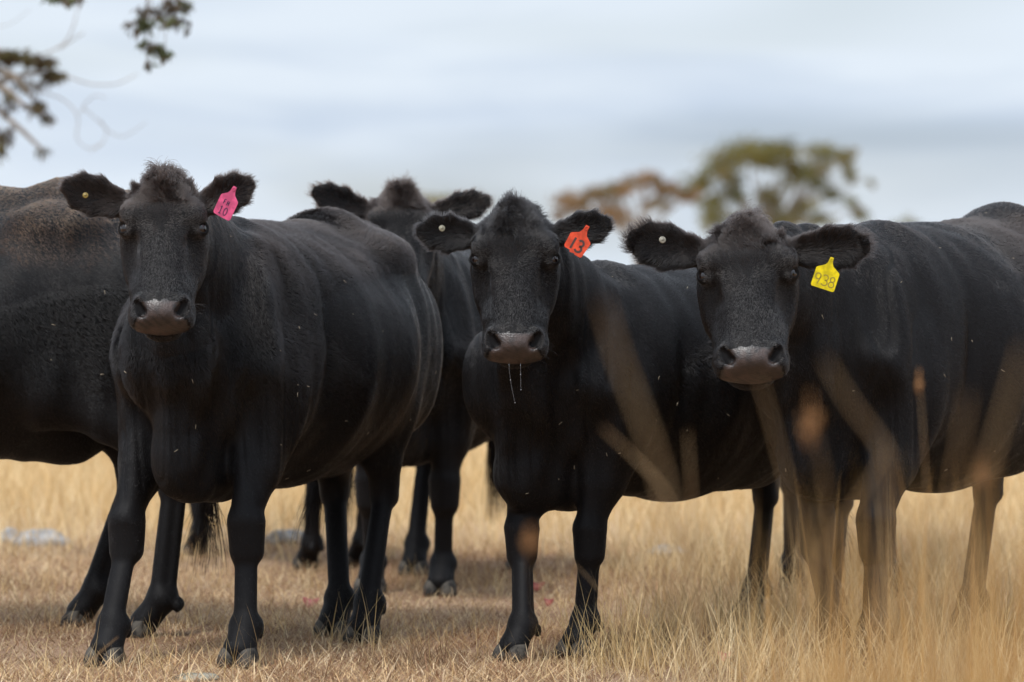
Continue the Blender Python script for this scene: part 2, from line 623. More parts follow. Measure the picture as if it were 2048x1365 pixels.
    for i in range(8):
        t = i / 7
        c = n0 * (1 - t) ** 3 + 3 * n1_ * t * (1 - t) ** 2 + 3 * n2_ * t * t * (1 - t) + n3 * t ** 3
        sd = unit(Yb * (1 - t) + Yh * t)
        hw = (0.165 * (1 - t) + 0.100 * t) * s
        hh = (0.29 * (1 - t) ** 1.2 + 0.135 * (1 - (1 - t) ** 1.2)) * s
        if prev is not None:
            fd.ecap(prev[0], c, prev[1], prev[2], prev[3], hw, hh, k=0.025)
        prev = (c, sd, hw, hh)
    # dewlap from the throat to the brisket
    d0, d1, d2 = H(0.25, 0, -0.25), P(0.68, 0, 0.88) * 0.8 + H(0.25, 0, -0.3) * 0.2, P(0.66, 0, 0.58)
    pv = None
    for i in range(6):
        t = i / 5
        c = d0 * (1 - t) ** 2 + 2 * d1 * t * (1 - t) + d2 * t * t
        if pv is not None:
            fd.ecap(pv, c, Yb, (0.026 + 0.016 * t) * s, 0.07 * s, (0.03 + 0.02 * t) * s, 0.08 * s, k=0.035)
        pv = c
    # skull
    hst = [(0.04, -0.080, 0.050, 0.062), (0.115, -0.105, 0.092, 0.118), (0.19, -0.120, 0.112, 0.122), (0.29, -0.120, 0.097, 0.104),
           (0.38, -0.112, 0.080, 0.092), (0.455, -0.104, 0.068, 0.088)]
    for a, b in zip(hst[:-1], hst[1:]):
        fd.ecap(H(a[0], 0, a[1]), H(b[0], 0, b[1]), Yh, a[3] * hv[1], a[2] * hv[2], b[3] * hv[1], b[2] * hv[2], k=0.025)

    def hell(c, r, k=0.02, op=1, A=None):
        fd.ell(H(*c), Ah if A is None else A, np.array(r) * (hv if A is None else hs), k, op)

    fd.ecap(H(0.04, 0, -0.04), H(0.13, 0, -0.025), Yh, 0.035 * hv[1], 0.035 * hs, 0.088 * hv[1], 0.03 * hs, k=0.04)     # poll and forehead
    fd.ecap(H(0.16, 0, -0.030), H(0.42, 0, -0.050), Yh, 0.072 * hv[1], 0.026 * hs, 0.052 * hv[1], 0.026 * hs, k=0.025)   # nasal bridge
    for sd in (1, -1):
        hell((0.150, 0.086 * sd, -0.036), (0.042, 0.042, 0.030), k=0.022)                # brow
        hell((0.235, 0.072 * sd, -0.175), (0.13, 0.050, 0.095), k=0.035)               # jaw and cheek
        hell((0.245, 0.112 * sd, -0.034), (0.045, 0.034, 0.028), k=0.025, op=-1)
        hell((0.31, 0.122 * sd, -0.045), (0.085, 0.042, 0.050), k=0.03, op=-1)          # hollow beside the bridge
    # muzzle
    hell((0.475, 0, -0.098), (0.060, 0.094, 0.078), k=0.03)
    hell((0.497, 0, -0.072), (0.036, 0.074, 0.050), k=0.02)
    for sd in (1, -1):
        hell((0.505, 0.057 * sd, -0.082), (0.032, 0.036, 0.046), k=0.02)
        hell((0.460, 0.062 * sd, -0.045), (0.022, 0.020, 0.022), k=0.018)               # rim over the nostril
    hell((0.490, 0, -0.168), (0.050, 0.062, 0.034), k=0.015)                             # lower lip
    fd.ecap(H(0.545, -0.10, -0.138), H(0.545, 0.10, -0.138), Zh, 0.006 * hs, 0.045 * hs, k=0.010, op=-1)  # mouth line
    # eyes
    eyes = []
    for sd in (1, -1):
        e0 = np.array([0.190, 0.101 * sd, -0.060])
        nE = unit([0.05, 0.72 * sd, 0.69])
        aE = np.array([0.42, -0.66 * sd, 0.66]); aE = unit(aE - nE * (aE @ nE))
        bE = np.cross(nE, aE)
        AE = np.array([aE @ Ah, bE @ Ah, nE @ Ah])
        hell(e0 + nE * 0.005, (0.037, 0.025, 0.0245), k=0.014, A=AE)
        hell(e0 + nE * 0.035, (0.0265, 0.0125 * head.get('open', 1.0), 0.021), k=0.003, op=-1, A=AE)
        eyes.append((H(*(e0 + nE * 0.0065)), AE, e0, nE, aE, sd))
    # nostrils
    for sd in (1, -1):
        fd.ecap(H(0.468, 0.069 * sd, -0.032), H(0.498, 0.053 * sd, -0.036), Yh * sd + 0.4 * Xh, 0.0125 * hs, 0.016 * hs, 0.015 * hs, 0.018 * hs, k=0.008, op=-1)
        fd.ecap(H(0.490, 0.076 * sd, -0.036), H(0.497, 0.058 * sd, -0.036), Yh, 0.006 * hs, 0.008 * hs, 0.008 * hs, 0.01 * hs, k=0.008, op=-1)
    # ears
    ears = []
    for sd, e in ((-1, head['ear_r']), (1, head['ear_l'])):
        base = H(0.095, 0.098 * sd, -0.095)
        dr = unit(np.array(e['dir'])[0] * Yh * sd + np.array(e['dir'])[1] * Zb + np.array(e['dir'])[2] * f)
        nr = np.array(e['nrm'])[0] * Yh * sd + np.array(e['nrm'])[1] * Zb + np.array(e['nrm'])[2] * f
        nr = unit(nr - dr * (nr @ dr))
        up = np.cross(nr, dr)
        if up[2] < 0: up = -up
        L, wd_ = e['len'] * hs, e['w'] * hs
        pts = [(-0.05, 0.026, 0.026), (0.22, 0.036, 0.022), (0.5, 0.056, 0.017), (0.76, 0.050, 0.014), (0.95, 0.024, 0.011)]
        for a, b in zip(pts[:-1], pts[1:]):
            fd.ecap(base + dr * a[0] * L, base + dr * b[0] * L, up, a[1] * wd_ / 0.066, a[2] * hs, b[1] * wd_ / 0.066, b[2] * hs, k=0.015)
        A = np.array([dr, up, nr])
        fd.ell(base + dr * 0.52 * L + nr * 0.024 * hs, A, np.array([L * 0.42, wd_ * 0.52, 0.018 * hs]), 0.014, -1)
        ears.append((base, dr, up, nr, L, wd_, sd))
    # legs: feet = FL, FR, RL, RR as (px, d); lift
    hoofs = []
    for i, ft in enumerate(feet):
        sd = 1 if i % 2 == 0 else -1
        fp = G(ft[0], ft[1])
        out = Yb * sd
        if i < 2:
            el = P(0.38, 0.175 * sd, 0.74)
            kn = el * 0.42 + (fp + Zb * 0.10 * s) * 0.58
            kn[2] = 0.365 * s
            kn = kn + Xb * (ft[2] if len(ft) > 2 else 0.02) * s + (-out) * (ft[3] if len(ft) > 3 else 0.012)
            fl = fp + Zb * 0.115 * s - Xb * 0.015
            fd.ecap(el, kn + Zb * 0.06 * s, Xb, 0.105 * s, 0.085 * s, 0.050 * s, 0.046 * s, k=0.04)
            fd.ecap(el + Xb * 0.0 + Zb * 0.06, el + (kn - el) * 0.45, Xb, 0.12 * s, 0.09 * s, 0.074 * s, 0.062 * s, k=0.05)
            fd.ecap(kn + Zb * 0.045 * s, kn - Zb * 0.035 * s, Xb, 0.055 * s, 0.058 * s, 0.048 * s, 0.052 * s, k=0.018)
            fd.ecap(kn - Zb * 0.04 * s + Xb * 0.008, fl + Zb * 0.03 * s + Xb * 0.008, Xb, 0.024 * s, 0.034 * s, 0.026 * s, 0.034 * s, k=0.018)
            fd.ecap(kn - Zb * 0.03 * s - Xb * 0.026, fl + Zb * 0.02 * s - Xb * 0.024, Xb, 0.014 * s, 0.022 * s, 0.016 * s, 0.024 * s, k=0.012)
            fd.ell(fl, Ab, np.array([0.047, 0.051, 0.042]) * s, 0.02)
            fd.ecap(fl, fp + Xb * 0.035 * s + Zb * 0.05 * s, Xb, 0.038 * s, 0.043 * s, 0.042 * s, 0.050 * s, k=0.015)
        else:
            stf = P(-0.50, 0.215 * sd, 0.72)
            hk = fp + Zb * 0.47 * s - Xb * 0.075 * s
            hk = hk + (P(-0.84, 0.16 * sd, 0.47) - hk) * 0.30
            hk[2] = 0.47 * s
            fl = fp + Zb * 0.12 * s - Xb * 0.02
            fd.ecap(P(-0.66, 0.185 * sd, 0.78), hk + Zb * 0.10 * s + Xb * 0.03, Xb, 0.15 * s, 0.10 * s, 0.058 * s, 0.048 * s, k=0.05)
            fd.ecap(stf, hk + Zb * 0.08 * s + Xb * 0.03, Xb, 0.085 * s, 0.08 * s, 0.05 * s, 0.045 * s, k=0.05)
            fd.ecap(hk + Zb * 0.10 * s - Xb * 0.030, hk + Zb * 0.02 * s - Xb * 0.018, Xb, 0.024 * s, 0.026 * s, 0.03 * s, 0.03 * s, k=0.025)
            fd.ecap(hk + Zb * 0.08 * s + Xb * 0.02, hk - Zb * 0.03 * s, Xb, 0.056 * s, 0.046 * s, 0.052 * s, 0.044 * s, k=0.03)
            fd.ecap(hk - Zb * 0.02 * s + Xb * 0.008, fl + Zb * 0.03 * s + Xb * 0.008, Xb, 0.028 * s, 0.034 * s, 0.028 * s, 0.035 * s, k=0.018)
            fd.ecap(hk + Zb * 0.02 * s - Xb * 0.030, fl + Zb * 0.02 * s - Xb * 0.026, Xb, 0.016 * s, 0.020 * s, 0.016 * s, 0.024 * s, k=0.012)
            fd.ell(fl, Ab, np.array([0.047, 0.051, 0.043]) * s, 0.02)
            fd.ecap(fl, fp + Xb * 0.035 * s + Zb * 0.05 * s, Xb, 0.038 * s, 0.043 * s, 0.042 * s, 0.050 * s, k=0.015)
        for q in (1, -1):                                            # dew claws
            fd.ell(fl - Xb * 0.045 * s + Yb * 0.024 * q * s - Zb * 0.02, Ab, np.array([0.016, 0.012, 0.022]) * s, 0.008)
        hoofs.append(fp)
    # teats, tail
    tp = [P(-0.88, 0, 1.21), P(-0.97, 0, 1.16), P(-1.0, 0, 0.95), P(-0.995, 0, 0.72), P(-0.985, 0.02, 0.50)]
    if tail is not None:
        tp = [P(*q) for q in tail]
    tr = [0.045, 0.035, 0.024, 0.018, 0.012]
    for a, b, ra, rb in zip(tp[:-1], tp[1:], tr[:-1], tr[1:]):
        fd.ecap(a, b, Yb, ra * s, ra * s, rb * s, rb * s, k=0.02)

    V, Q = fd.mesh(h)
    V = relax(V, Q, 2, 0.4)
    N = vnormals(V, Q)
    # muscle and skin unevenness on the trunk
    hl = (V - hp) @ Ah.T / hv
    hd = np.sqrt(np.clip(hl[:, 0], 0.0, 0.5) * 0 + ((hl - np.array([0.25, 0, -0.12])) / np.array([0.36, 0.22, 0.22])) ** 2 @ np.ones(3))
    on_head = 1 - sstep(hd, 0.85, 1.15)
    bodyw = (1 - on_head) * sstep(V[:, 2], 0.25, 0.7)
    Pb = (V - O) @ Ab.T
    for base, dr, up, nr, L, wd_, sd in ears:
        q = V - base
        bodyw = bodyw * np.where((q @ dr > 0.02) & (q @ dr < L * 1.3) & (np.abs(q @ nr) < 0.06) & (np.abs(q @ up) < 0.13), 0.0, 1.0)
    fold = Noise(16, seed=11, dim=1)(Pb * np.array([1.6, 1, 0.55])).ravel()
    fold2 = Noise(42, seed=12, dim=1)(Pb * np.array([1.5, 1, 0.45])).ravel()
    nk = sstep(Pb[:, 0], 0.25 * lx, 0.55 * lx) * bodyw
    fold3 = Noise(30, seed=13, dim=1)(Pb * np.array([1.4, 1.4, 0.25])).ravel()
    V = V + N * ((0.0045 * fold + 0.0016 * fold2) * bodyw + 0.007 * fold3 * nk - 0.005 * np.exp(-(fold3 / 0.5) ** 2) * nk)[:, None]
    N = vnormals(V, Q)
    org = np.array([O[0], O[1], 0.0])
    root = mesh_obj(nm, V, Q, M_SKIN, origin=org)
    tag(root, label, 'cow', group)

    # nose pad: bare leather skin lying over the muzzle
    c = hl
    y, x, z = np.abs(c[:, 1]), c[:, 0], c[:, 2]
    yw = np.interp(x, [0.455, 0.475, 0.495, 0.51, 0.53], [0.058, 0.056, 0.046, 0.070, 0.082])
    edge = ND3(V)[:, 0] * 0.0015
    pad = (x > 0.458 + edge + 0.012 * (1 - np.clip(y / 0.05, 0, 1)) * 0 ) & (y < yw + edge) & (z > -0.135) & (x < 0.56)
    fm = pad[Q].all(1)
    pq = Q[fm]
    used, inv = np.unique(pq, return_inverse=True)
    if detail:
        edf = sstep((yw - y)[used], 0.0, 0.016) * sstep(x[used], 0.458, 0.472) * sstep(z[used], -0.135, -0.112)
        sp3 = sstep(Noise(260, seed=3, dim=1)(V[used]).ravel() + 0.8 * Noise(90, seed=6, dim=1)(V[used]).ravel(), 0.9, 1.7)
        nt3 = (0.12 + 0.88 * edf)[:, None] * (1 - 0.7 * sp3)[:, None] * np.ones(3)
        no = mesh_obj('nose', V[used] + N[used] * 0.0012, inv.reshape(pq.shape).astype(np.int32), M_NOSE, root, origin=H(0.49, 0, -0.05), tint=nt3)
    # eyes
    sv, sf = icosphere(4)
    for ec, AE, e0, nE, aE, sd in eyes:
        mesh_obj('eye', ec + sv * 0.0205 * hs, sf, M_EYE, root, origin=ec)
    # hooves
    for i, fp in enumerate(hoofs):
        parts = []
        cv_, cf_ = icosphere(3)
        for q in (1, -1):
            v = cv_.copy()
            v = v * np.array([1, 0.78, 1])
            v[:, 0] = v[:, 0] * np.where(v[:, 0] > 0, 1.35, 0.85)
            v[:, 2] = np.where(v[:, 2] < -0.35, -0.35, v[:, 2])
            v[:, 0] -= 0.35 * (v[:, 2] + 0.35) * (v[:, 0] > -0.2)
            v = v * 0.040 * s
            v[:, 2] *= 1.25
            v[:, 1] += 0.030 * q * s
            v[:, 2] -= v[:, 2].min() - 0.002
            v[:, 0] += 0.045 * s
            wv = fp + v[:, :1] * Xb + v[:, 1:2] * Yb + v[:, 2:3] * Zb
            parts.append((wv, cf_))
        gv, gf = merge(parts)
        mesh_obj('hoof', gv, gf, M_HOOF, root, origin=fp)

    # ---------------- coat
    neckdir = unit(n0 - n3)

    def groom(Pt, Nn, r):
        l = (Pt - hp) @ Ah.T / hv
        hdd = np.sqrt((((l - np.array([0.25, 0, -0.12])) / np.array([0.36, 0.22, 0.22])) ** 2).sum(1))
        wh = 1 - sstep(hdd, 0.8, 1.1)
        b = (Pt - O) @ Ab.T
        wn = sstep(b[:, 0], 0.30 * lx, 0.62 * lx) * (1 - wh)
        wl = (1 - sstep(Pt[:, 2], 0.42 * s, 0.75 * s))
        tb = -Xb * 0.8 - Zb * 0.55
        t = np.tile(tb, (len(Pt), 1))
        t = t * (1 - wn[:, None]) + wn[:, None] * (neckdir * 0.6 - Zb * 0.7)
        t = t * (1 - wl[:, None]) + wl[:, None] * (-Zb)
        rel = l - np.array([0.215, 0, 0.0])
        th = unit(rel[:, :2] * np.array([1.0, 1.6]))
        th3 = th[:, :1] * Xh + th[:, 1:] * Yh
        side_ = sstep(-l[:, 2], 0.05, 0.13)[:, None]
        th3 = th3 * (1 - side_) + side_ * (Xh * 0.25 - Zh * 0.9)
        mz = sstep(l[:, 0], 0.40, 0.46)[:, None]
        th3 = th3 * (1 - mz) + mz * unit(np.sign(l[:, 1:2]) * Yh * 0.8 - Zh * 0.7)
        t = t * (1 - wh[:, None]) + wh[:, None] * th3
        t = t + 0.28 * ND1(Pt) * (1 - 0.5 * wh[:, None]) + (0.12 + 0.04 * wh[:, None]) * ND2(Pt) + r.normal(size=Pt.shape) * 0.06
        Ln = 0.0135 * (1 - wh) + 0.0085 * wh
        Ln = Ln * (1 - 0.45 * wl)
        crown = wh * (1 - sstep(l[:, 0], 0.08, 0.15)) * sstep(l[:, 2], -0.12, -0.05)
        Ln = Ln + 0.020 * crown
        lift = np.where(wh > 0.5, 0.24, 0.15) + 0.40 * crown
        for base, dr, up, nr, L, wd_, sd in ears:
            q = Pt - base
            a = (q @ dr) / L
            e = (np.abs(q @ nr) < 0.05) & (a > 0.05) & (a < 1.4) & (np.abs(q @ up) < 0.12)
            we = np.where(e, sstep(a, 0.05, 0.25), 0.0)
            rad = unit(dr * (a[:, None] - 0.45) * 1.1 + up * ((q @ up) / wd_)[:, None] * 0.9 + dr * 0.55)
            t = t * (1 - we[:, None]) + we[:, None] * (rad + 0.25 * ND2(Pt))
            inner = we * (Nn @ nr > 0.1)
            Ln = Ln * (1 - we) + we * (0.013 + 0.009 * inner)
            lift = lift * (1 - we) + we * 0.30
        t = t - Nn * (t * Nn).sum(1, keepdims=True)
        t = unit(t)
        gl = wh * sstep(l[:, 2], -0.12, -0.03) * sstep(l[:, 0], 0.05, 0.12)
        gl = np.maximum(gl, 0.45 * sstep(Nn[:, 2], 0.25, 0.8))
        return t, Ln, lift, gl

    def notpad(cc):
        l = (cc - hp) @ Ah.T / hv
        yy = np.abs(l[:, 1])
        yw2 = np.interp(l[:, 0], [0.455, 0.475, 0.495, 0.51, 0.53], [0.058, 0.056, 0.046, 0.070, 0.082])
        bad = (l[:, 0] > 0.461) & (yy < yw2 - 0.001) & (l[:, 2] > -0.138) & (l[:, 0] < 0.57)
        for ec, AE, e0, nE, aE, sd in eyes:
            bad |= np.linalg.norm(cc - ec, axis=1) < 0.0265 * hs
        for sd in (1, -1):
            bad |= np.linalg.norm((l - np.array([0.482, 0.056 * sd, -0.034])) / np.array([1, 1, 1.2]), axis=1) < 0.021
        hdn = np.sqrt((((l - np.array([0.25, 0, -0.12])) / np.array([0.36, 0.22, 0.22])) ** 2).sum(1))
        wt = np.where(bad, 0.0, 1.0) * (1 + 1.6 * (1 - sstep(hdn, 0.85, 1.05)))
        wt *= np.where((cc[:, 2] < 0.035), 0.0, 1.0)
        return wt

    Pt, Nn, r = grow(V, Q, N, dens, None, notpad, seed=len(label))
    t, Ln, lift, gl = groom(Pt, Nn, r)
    n = len(Pt)
    Ln = Ln * furlen * r.uniform(0.6, 1.25, n)
    lift = lift * r.uniform(0.4, 1.5, n)
    ruf = sstep(Noise(5.5, seed=len(label) + 3, dim=1)((Pt - O) @ Ab.T * np.array([0.7, 1, 1.5])).ravel(), 0.45, 0.95) * sstep(Pt[:, 2], 0.75, 1.0) * (np.linalg.norm(Pt - H(0.25, 0, -0.1), axis=1) > 0.36)
    lift = lift + 0.65 * ruf
    Ln = Ln * (1 + 0.5 * ruf)
    cl_, sl_ = np.cos(lift)[:, None], np.sin(lift)[:, None]
    d1_ = t * cl_ + Nn * sl_
    tips = t * np.cos(lift * 0.35)[:, None] + Nn * np.sin(lift * 0.35)[:, None]
    wob = (ND3(Pt) * 0.09 + r.normal(size=(n, 3)) * 0.05)
    A0 = Pt - Nn * 0.001
    A1 = A0 + d1_ * (Ln * 0.5)[:, None]
    A2 = A1 + (tips + wob) * (Ln * 0.5)[:, None]
    PP = np.stack([A0, A1, A2], 1)
    rr = hrad * r.uniform(0.7, 1.3, n)
    RR = np.stack([rr, rr * 0.85, rr * 0.12], 1)
    curves_obj('coat', PP, RR, coat, root, origin=org, gloss=gl)

    if nm and dens > 90000:
        fc = (N * unit(TOCAM - V)).sum(1) > 0.2
        ix = np.where(fc & (V[:, 2] > 0.5) & (np.linalg.norm(V - H(0.25, 0, -0.1), axis=1) > 0.3))[0]
        ix = ix[r.integers(len(ix), size=22)]
        parts = []
        for q in ix:
            a = unit(np.cross(N[q], r.normal(size=3)))
            Lh = r.uniform(0.002, 0.007)
            cc = V[q] + N[q] * 0.009
            parts.append(tube([cc - a * Lh, cc, cc + a * Lh + N[q] * 0.001], 0.0007, 4))
        hvv, hff = merge(parts)
        tag(mesh_obj('hay_specks', hvv, hff, M_HAY, root, origin=V[ix[0]]), kind='stuff')
    # ---------------- poll tuft
    if detail:
        nt = 1300
        hl2 = (V - hp) @ Ah.T / hv
        fz = N @ Zh
        def roots(msk, k_):
            ix = np.where(msk)[0]
            ix = ix[r.integers(len(ix), size=k_)]
            q = V[ix] + r.normal(size=(k_, 3)) * 0.0025 - N[ix] * 0.003
            return q, hl2[ix], N[ix]
        near = (np.abs(hl2[:, 2]) < 0.14)
        b0, lt, _ = roots(near & (np.abs(hl2[:, 0] - 0.012) < 0.038) & (np.abs(hl2[:, 1]) < 0.045) & (N @ Zb > 0.25), nt)
        u = np.stack([lt[:, 0], lt[:, 1]], 1)
        lock = Noise(90, seed=int(hp[0] * 100) % 97 + 5)(b0)
        Lt = 1.25 * head.get('tuft', 0.05) * r.uniform(0.35, 1.15, nt) * np.exp(-(u[:, 1] / 0.06) ** 2)
        d0_ = unit(Zb * 0.75 + Zh * 0.35 + Yh * (u[:, 1:2] * 7) + lock * 0.5)
        pts = [b0]
        cur = d0_.copy()
        curl = head.get('curl', 0.6)
        ax_ = unit(lock + np.array([0.3, 0.1, 0.0]))
        for j in range(6):
            pts.append(pts[-1] + cur * (Lt / 6)[:, None])
            cur = unit(cur + np.cross(ax_, cur) * curl + r.normal(size=cur.shape) * 0.10 - Zb * 0.12 * j * 0.5)
        PP = np.stack(pts, 1)
        nf_ = 4200
        b0, lt, nb_ = roots(near & (hl2[:, 0] > -0.01) & (hl2[:, 0] < 0.115 - 3.0 * hl2[:, 1] ** 2) & (np.abs(hl2[:, 1]) < 0.085) & (fz > 0.15), nf_)
        yy = lt[:, 1:2]
        lock = Noise(70, seed=int(hp[0] * 50) % 91 + 15)(b0)
        Lt = head.get('fringe', 0.038) * r.uniform(0.6, 1.2, nf_)
        cur = unit(Xh * 0.9 + nb_ * 0.5 + Yh * yy * 7 + lock * 0.5)
        pts = [b0]
        for j in range(6):
            pts.append(pts[-1] + cur * (Lt / 6)[:, None])
            cur = unit(cur + np.cross(unit(lock), cur) * curl * 0.8 - Zh * 0.16 + r.normal(size=cur.shape) * 0.06)
        PP = np.concatenate([PP, np.stack(pts, 1)])
        RR = np.tile(np.array([0.0005, 0.0005, 0.00045, 0.0004, 0.00035, 0.0003, 0.0001]), (nt + nf_, 1))
        curves_obj('poll_hair', PP, RR, coat, root, origin=hp)
        # whiskers and ear fringes
        whs = []
        for sd in (1, -1):
            for _ in range(16):
                a = H(0.46 + r.uniform(-0.03, 0.06), sd * r.uniform(0.06, 0.092), -0.10 + r.uniform(-0.06, 0.05))
                dd = unit(Yh * sd * 1.0 + Xh * r.uniform(-0.3, 0.6) + Zh * r.uniform(-0.2, 0.6))
                Lw = r.uniform(0.02, 0.055)
                whs.append([a, a + dd * Lw * 0.5, a + dd * Lw - Zb * 0.004])
        whs = np.array(whs)
        curves_obj('whisker', whs, np.tile([0.00025, 0.0002, 0.0001], (len(whs), 1)), coat, root, origin=hp)
    # ---------------- tail switch
    nt = 260
    b0 = tp[-1] + r.normal(size=(nt, 3)) * 0.008
    pts = [b0]
    cur = unit(tp[-1] - tp[-2]) + r.normal(size=(nt, 3)) * 0.10
    Lt = r.uniform(0.12, 0.34, nt) * s
    lk = Noise(60, seed=5)(b0 * 3)
    for j in range(6):
        pts.append(pts[-1] + unit(cur) * (Lt / 6)[:, None])
        cur = cur + lk * 0.16 * math.sin(j * 1.4) - Zb * 0.12 + r.normal(size=cur.shape) * 0.06
    PP = np.stack(pts, 1)
    PP[..., 2] = np.maximum(PP[..., 2], 0.02)
    curves_obj('tail_switch', PP, np.tile(np.linspace(0.0008, 0.0003, 7), (nt, 1)), M_SWITCH, root, origin=tp[-1])
    print('cow', nm, 'verts', len(V), 'hairs', n, 'in %.1fs' % (time.time() - t0))
    return dict(root=root, H=H, Xh=Xh, Yh=Yh, Zh=Zh, ears=ears, f=f, P=P, hp=hp, hs=hs)


M_SWITCH = principled('switch_hair', (0.014, 0.009, 0.008), rough=0.55, spec=0.2)
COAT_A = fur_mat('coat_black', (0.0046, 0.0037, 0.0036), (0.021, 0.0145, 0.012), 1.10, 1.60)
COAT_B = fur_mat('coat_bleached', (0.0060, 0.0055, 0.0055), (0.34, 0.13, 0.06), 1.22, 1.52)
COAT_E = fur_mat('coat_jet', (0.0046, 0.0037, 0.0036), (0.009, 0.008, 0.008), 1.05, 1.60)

EAR = lambda up=0.2, fw=0.15, ln=0.165, w=0.07, nrm=(0, 0.0, 1.0): dict(dir=(1.0, up, fw), nrm=nrm, len=ln, w=w)

cows = {}
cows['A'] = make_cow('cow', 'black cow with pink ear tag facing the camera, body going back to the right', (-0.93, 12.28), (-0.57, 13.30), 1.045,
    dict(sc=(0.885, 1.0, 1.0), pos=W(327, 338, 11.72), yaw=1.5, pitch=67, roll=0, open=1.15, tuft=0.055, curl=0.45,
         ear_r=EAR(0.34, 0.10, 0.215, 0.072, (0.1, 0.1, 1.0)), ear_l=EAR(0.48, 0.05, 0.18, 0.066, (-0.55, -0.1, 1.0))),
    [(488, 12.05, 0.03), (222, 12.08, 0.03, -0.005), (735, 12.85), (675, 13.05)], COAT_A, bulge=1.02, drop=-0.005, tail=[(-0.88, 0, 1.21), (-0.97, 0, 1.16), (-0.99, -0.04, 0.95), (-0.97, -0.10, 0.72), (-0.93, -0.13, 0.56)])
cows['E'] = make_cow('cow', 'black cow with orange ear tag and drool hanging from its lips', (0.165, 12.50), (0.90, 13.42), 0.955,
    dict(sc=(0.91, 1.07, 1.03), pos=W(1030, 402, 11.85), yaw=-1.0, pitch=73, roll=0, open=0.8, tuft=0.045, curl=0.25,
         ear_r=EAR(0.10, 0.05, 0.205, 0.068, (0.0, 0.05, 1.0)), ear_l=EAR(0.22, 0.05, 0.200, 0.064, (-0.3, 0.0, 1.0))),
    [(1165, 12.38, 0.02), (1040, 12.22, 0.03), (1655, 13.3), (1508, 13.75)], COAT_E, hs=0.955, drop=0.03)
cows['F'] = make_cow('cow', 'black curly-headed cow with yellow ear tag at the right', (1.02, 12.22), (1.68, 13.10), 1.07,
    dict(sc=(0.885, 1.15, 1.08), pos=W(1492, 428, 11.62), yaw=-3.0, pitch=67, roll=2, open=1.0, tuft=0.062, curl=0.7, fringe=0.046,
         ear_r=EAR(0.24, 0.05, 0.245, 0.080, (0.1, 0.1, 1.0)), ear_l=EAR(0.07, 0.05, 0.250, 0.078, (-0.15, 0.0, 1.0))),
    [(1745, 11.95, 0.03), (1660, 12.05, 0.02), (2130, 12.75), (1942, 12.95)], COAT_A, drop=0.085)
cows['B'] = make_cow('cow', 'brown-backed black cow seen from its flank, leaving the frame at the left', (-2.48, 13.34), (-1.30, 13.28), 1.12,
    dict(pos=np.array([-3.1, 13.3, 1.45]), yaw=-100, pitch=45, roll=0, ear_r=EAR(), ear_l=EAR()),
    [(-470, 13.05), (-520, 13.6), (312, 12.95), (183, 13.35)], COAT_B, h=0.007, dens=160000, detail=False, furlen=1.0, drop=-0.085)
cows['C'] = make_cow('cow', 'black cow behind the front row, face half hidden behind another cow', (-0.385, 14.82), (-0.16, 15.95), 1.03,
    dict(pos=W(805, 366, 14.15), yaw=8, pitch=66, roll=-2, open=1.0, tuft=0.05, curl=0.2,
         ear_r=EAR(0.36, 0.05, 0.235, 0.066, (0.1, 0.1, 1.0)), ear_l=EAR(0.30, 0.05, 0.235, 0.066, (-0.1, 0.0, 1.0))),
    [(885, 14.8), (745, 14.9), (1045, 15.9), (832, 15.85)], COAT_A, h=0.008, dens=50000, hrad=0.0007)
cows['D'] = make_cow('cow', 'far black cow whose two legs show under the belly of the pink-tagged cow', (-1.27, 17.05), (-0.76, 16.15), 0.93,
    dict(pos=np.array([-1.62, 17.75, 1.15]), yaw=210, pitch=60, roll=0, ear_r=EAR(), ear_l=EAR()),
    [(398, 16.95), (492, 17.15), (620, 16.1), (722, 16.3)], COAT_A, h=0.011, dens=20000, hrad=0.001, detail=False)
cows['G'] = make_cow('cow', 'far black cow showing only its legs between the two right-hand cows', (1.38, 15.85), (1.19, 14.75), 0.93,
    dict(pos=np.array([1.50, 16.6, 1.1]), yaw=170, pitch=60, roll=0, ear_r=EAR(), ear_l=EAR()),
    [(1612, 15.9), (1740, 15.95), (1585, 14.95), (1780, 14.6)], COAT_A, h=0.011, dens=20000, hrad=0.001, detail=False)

# ------------------------------------------------------------------ ear tags, studs, drool
def stroke(pts, wd, T, z):
    """flat ribbon along 2d points, T maps (x, y, z) tag coordinates to the world"""
    pts = np.array(pts, float)
    d = unit(np.gradient(pts, axis=0))
    nrm = np.stack([-d[:, 1], d[:, 0]], 1) * wd / 2
    L_, R_ = pts + nrm, pts - nrm
    V = [T(*p, z) for p in L_] + [T(*p, z) for p in R_]
    n = len(pts)
    return V, [(i, i + 1, n + i + 1, n + i) for i in range(n - 1)]


def arc(cx, cy, rx, ry, a0, a1, n=14):
    return [(cx + rx * math.cos(math.radians(a)), cy + ry * math.sin(math.radians(a))) for a in np.linspace(a0, a1, n)]


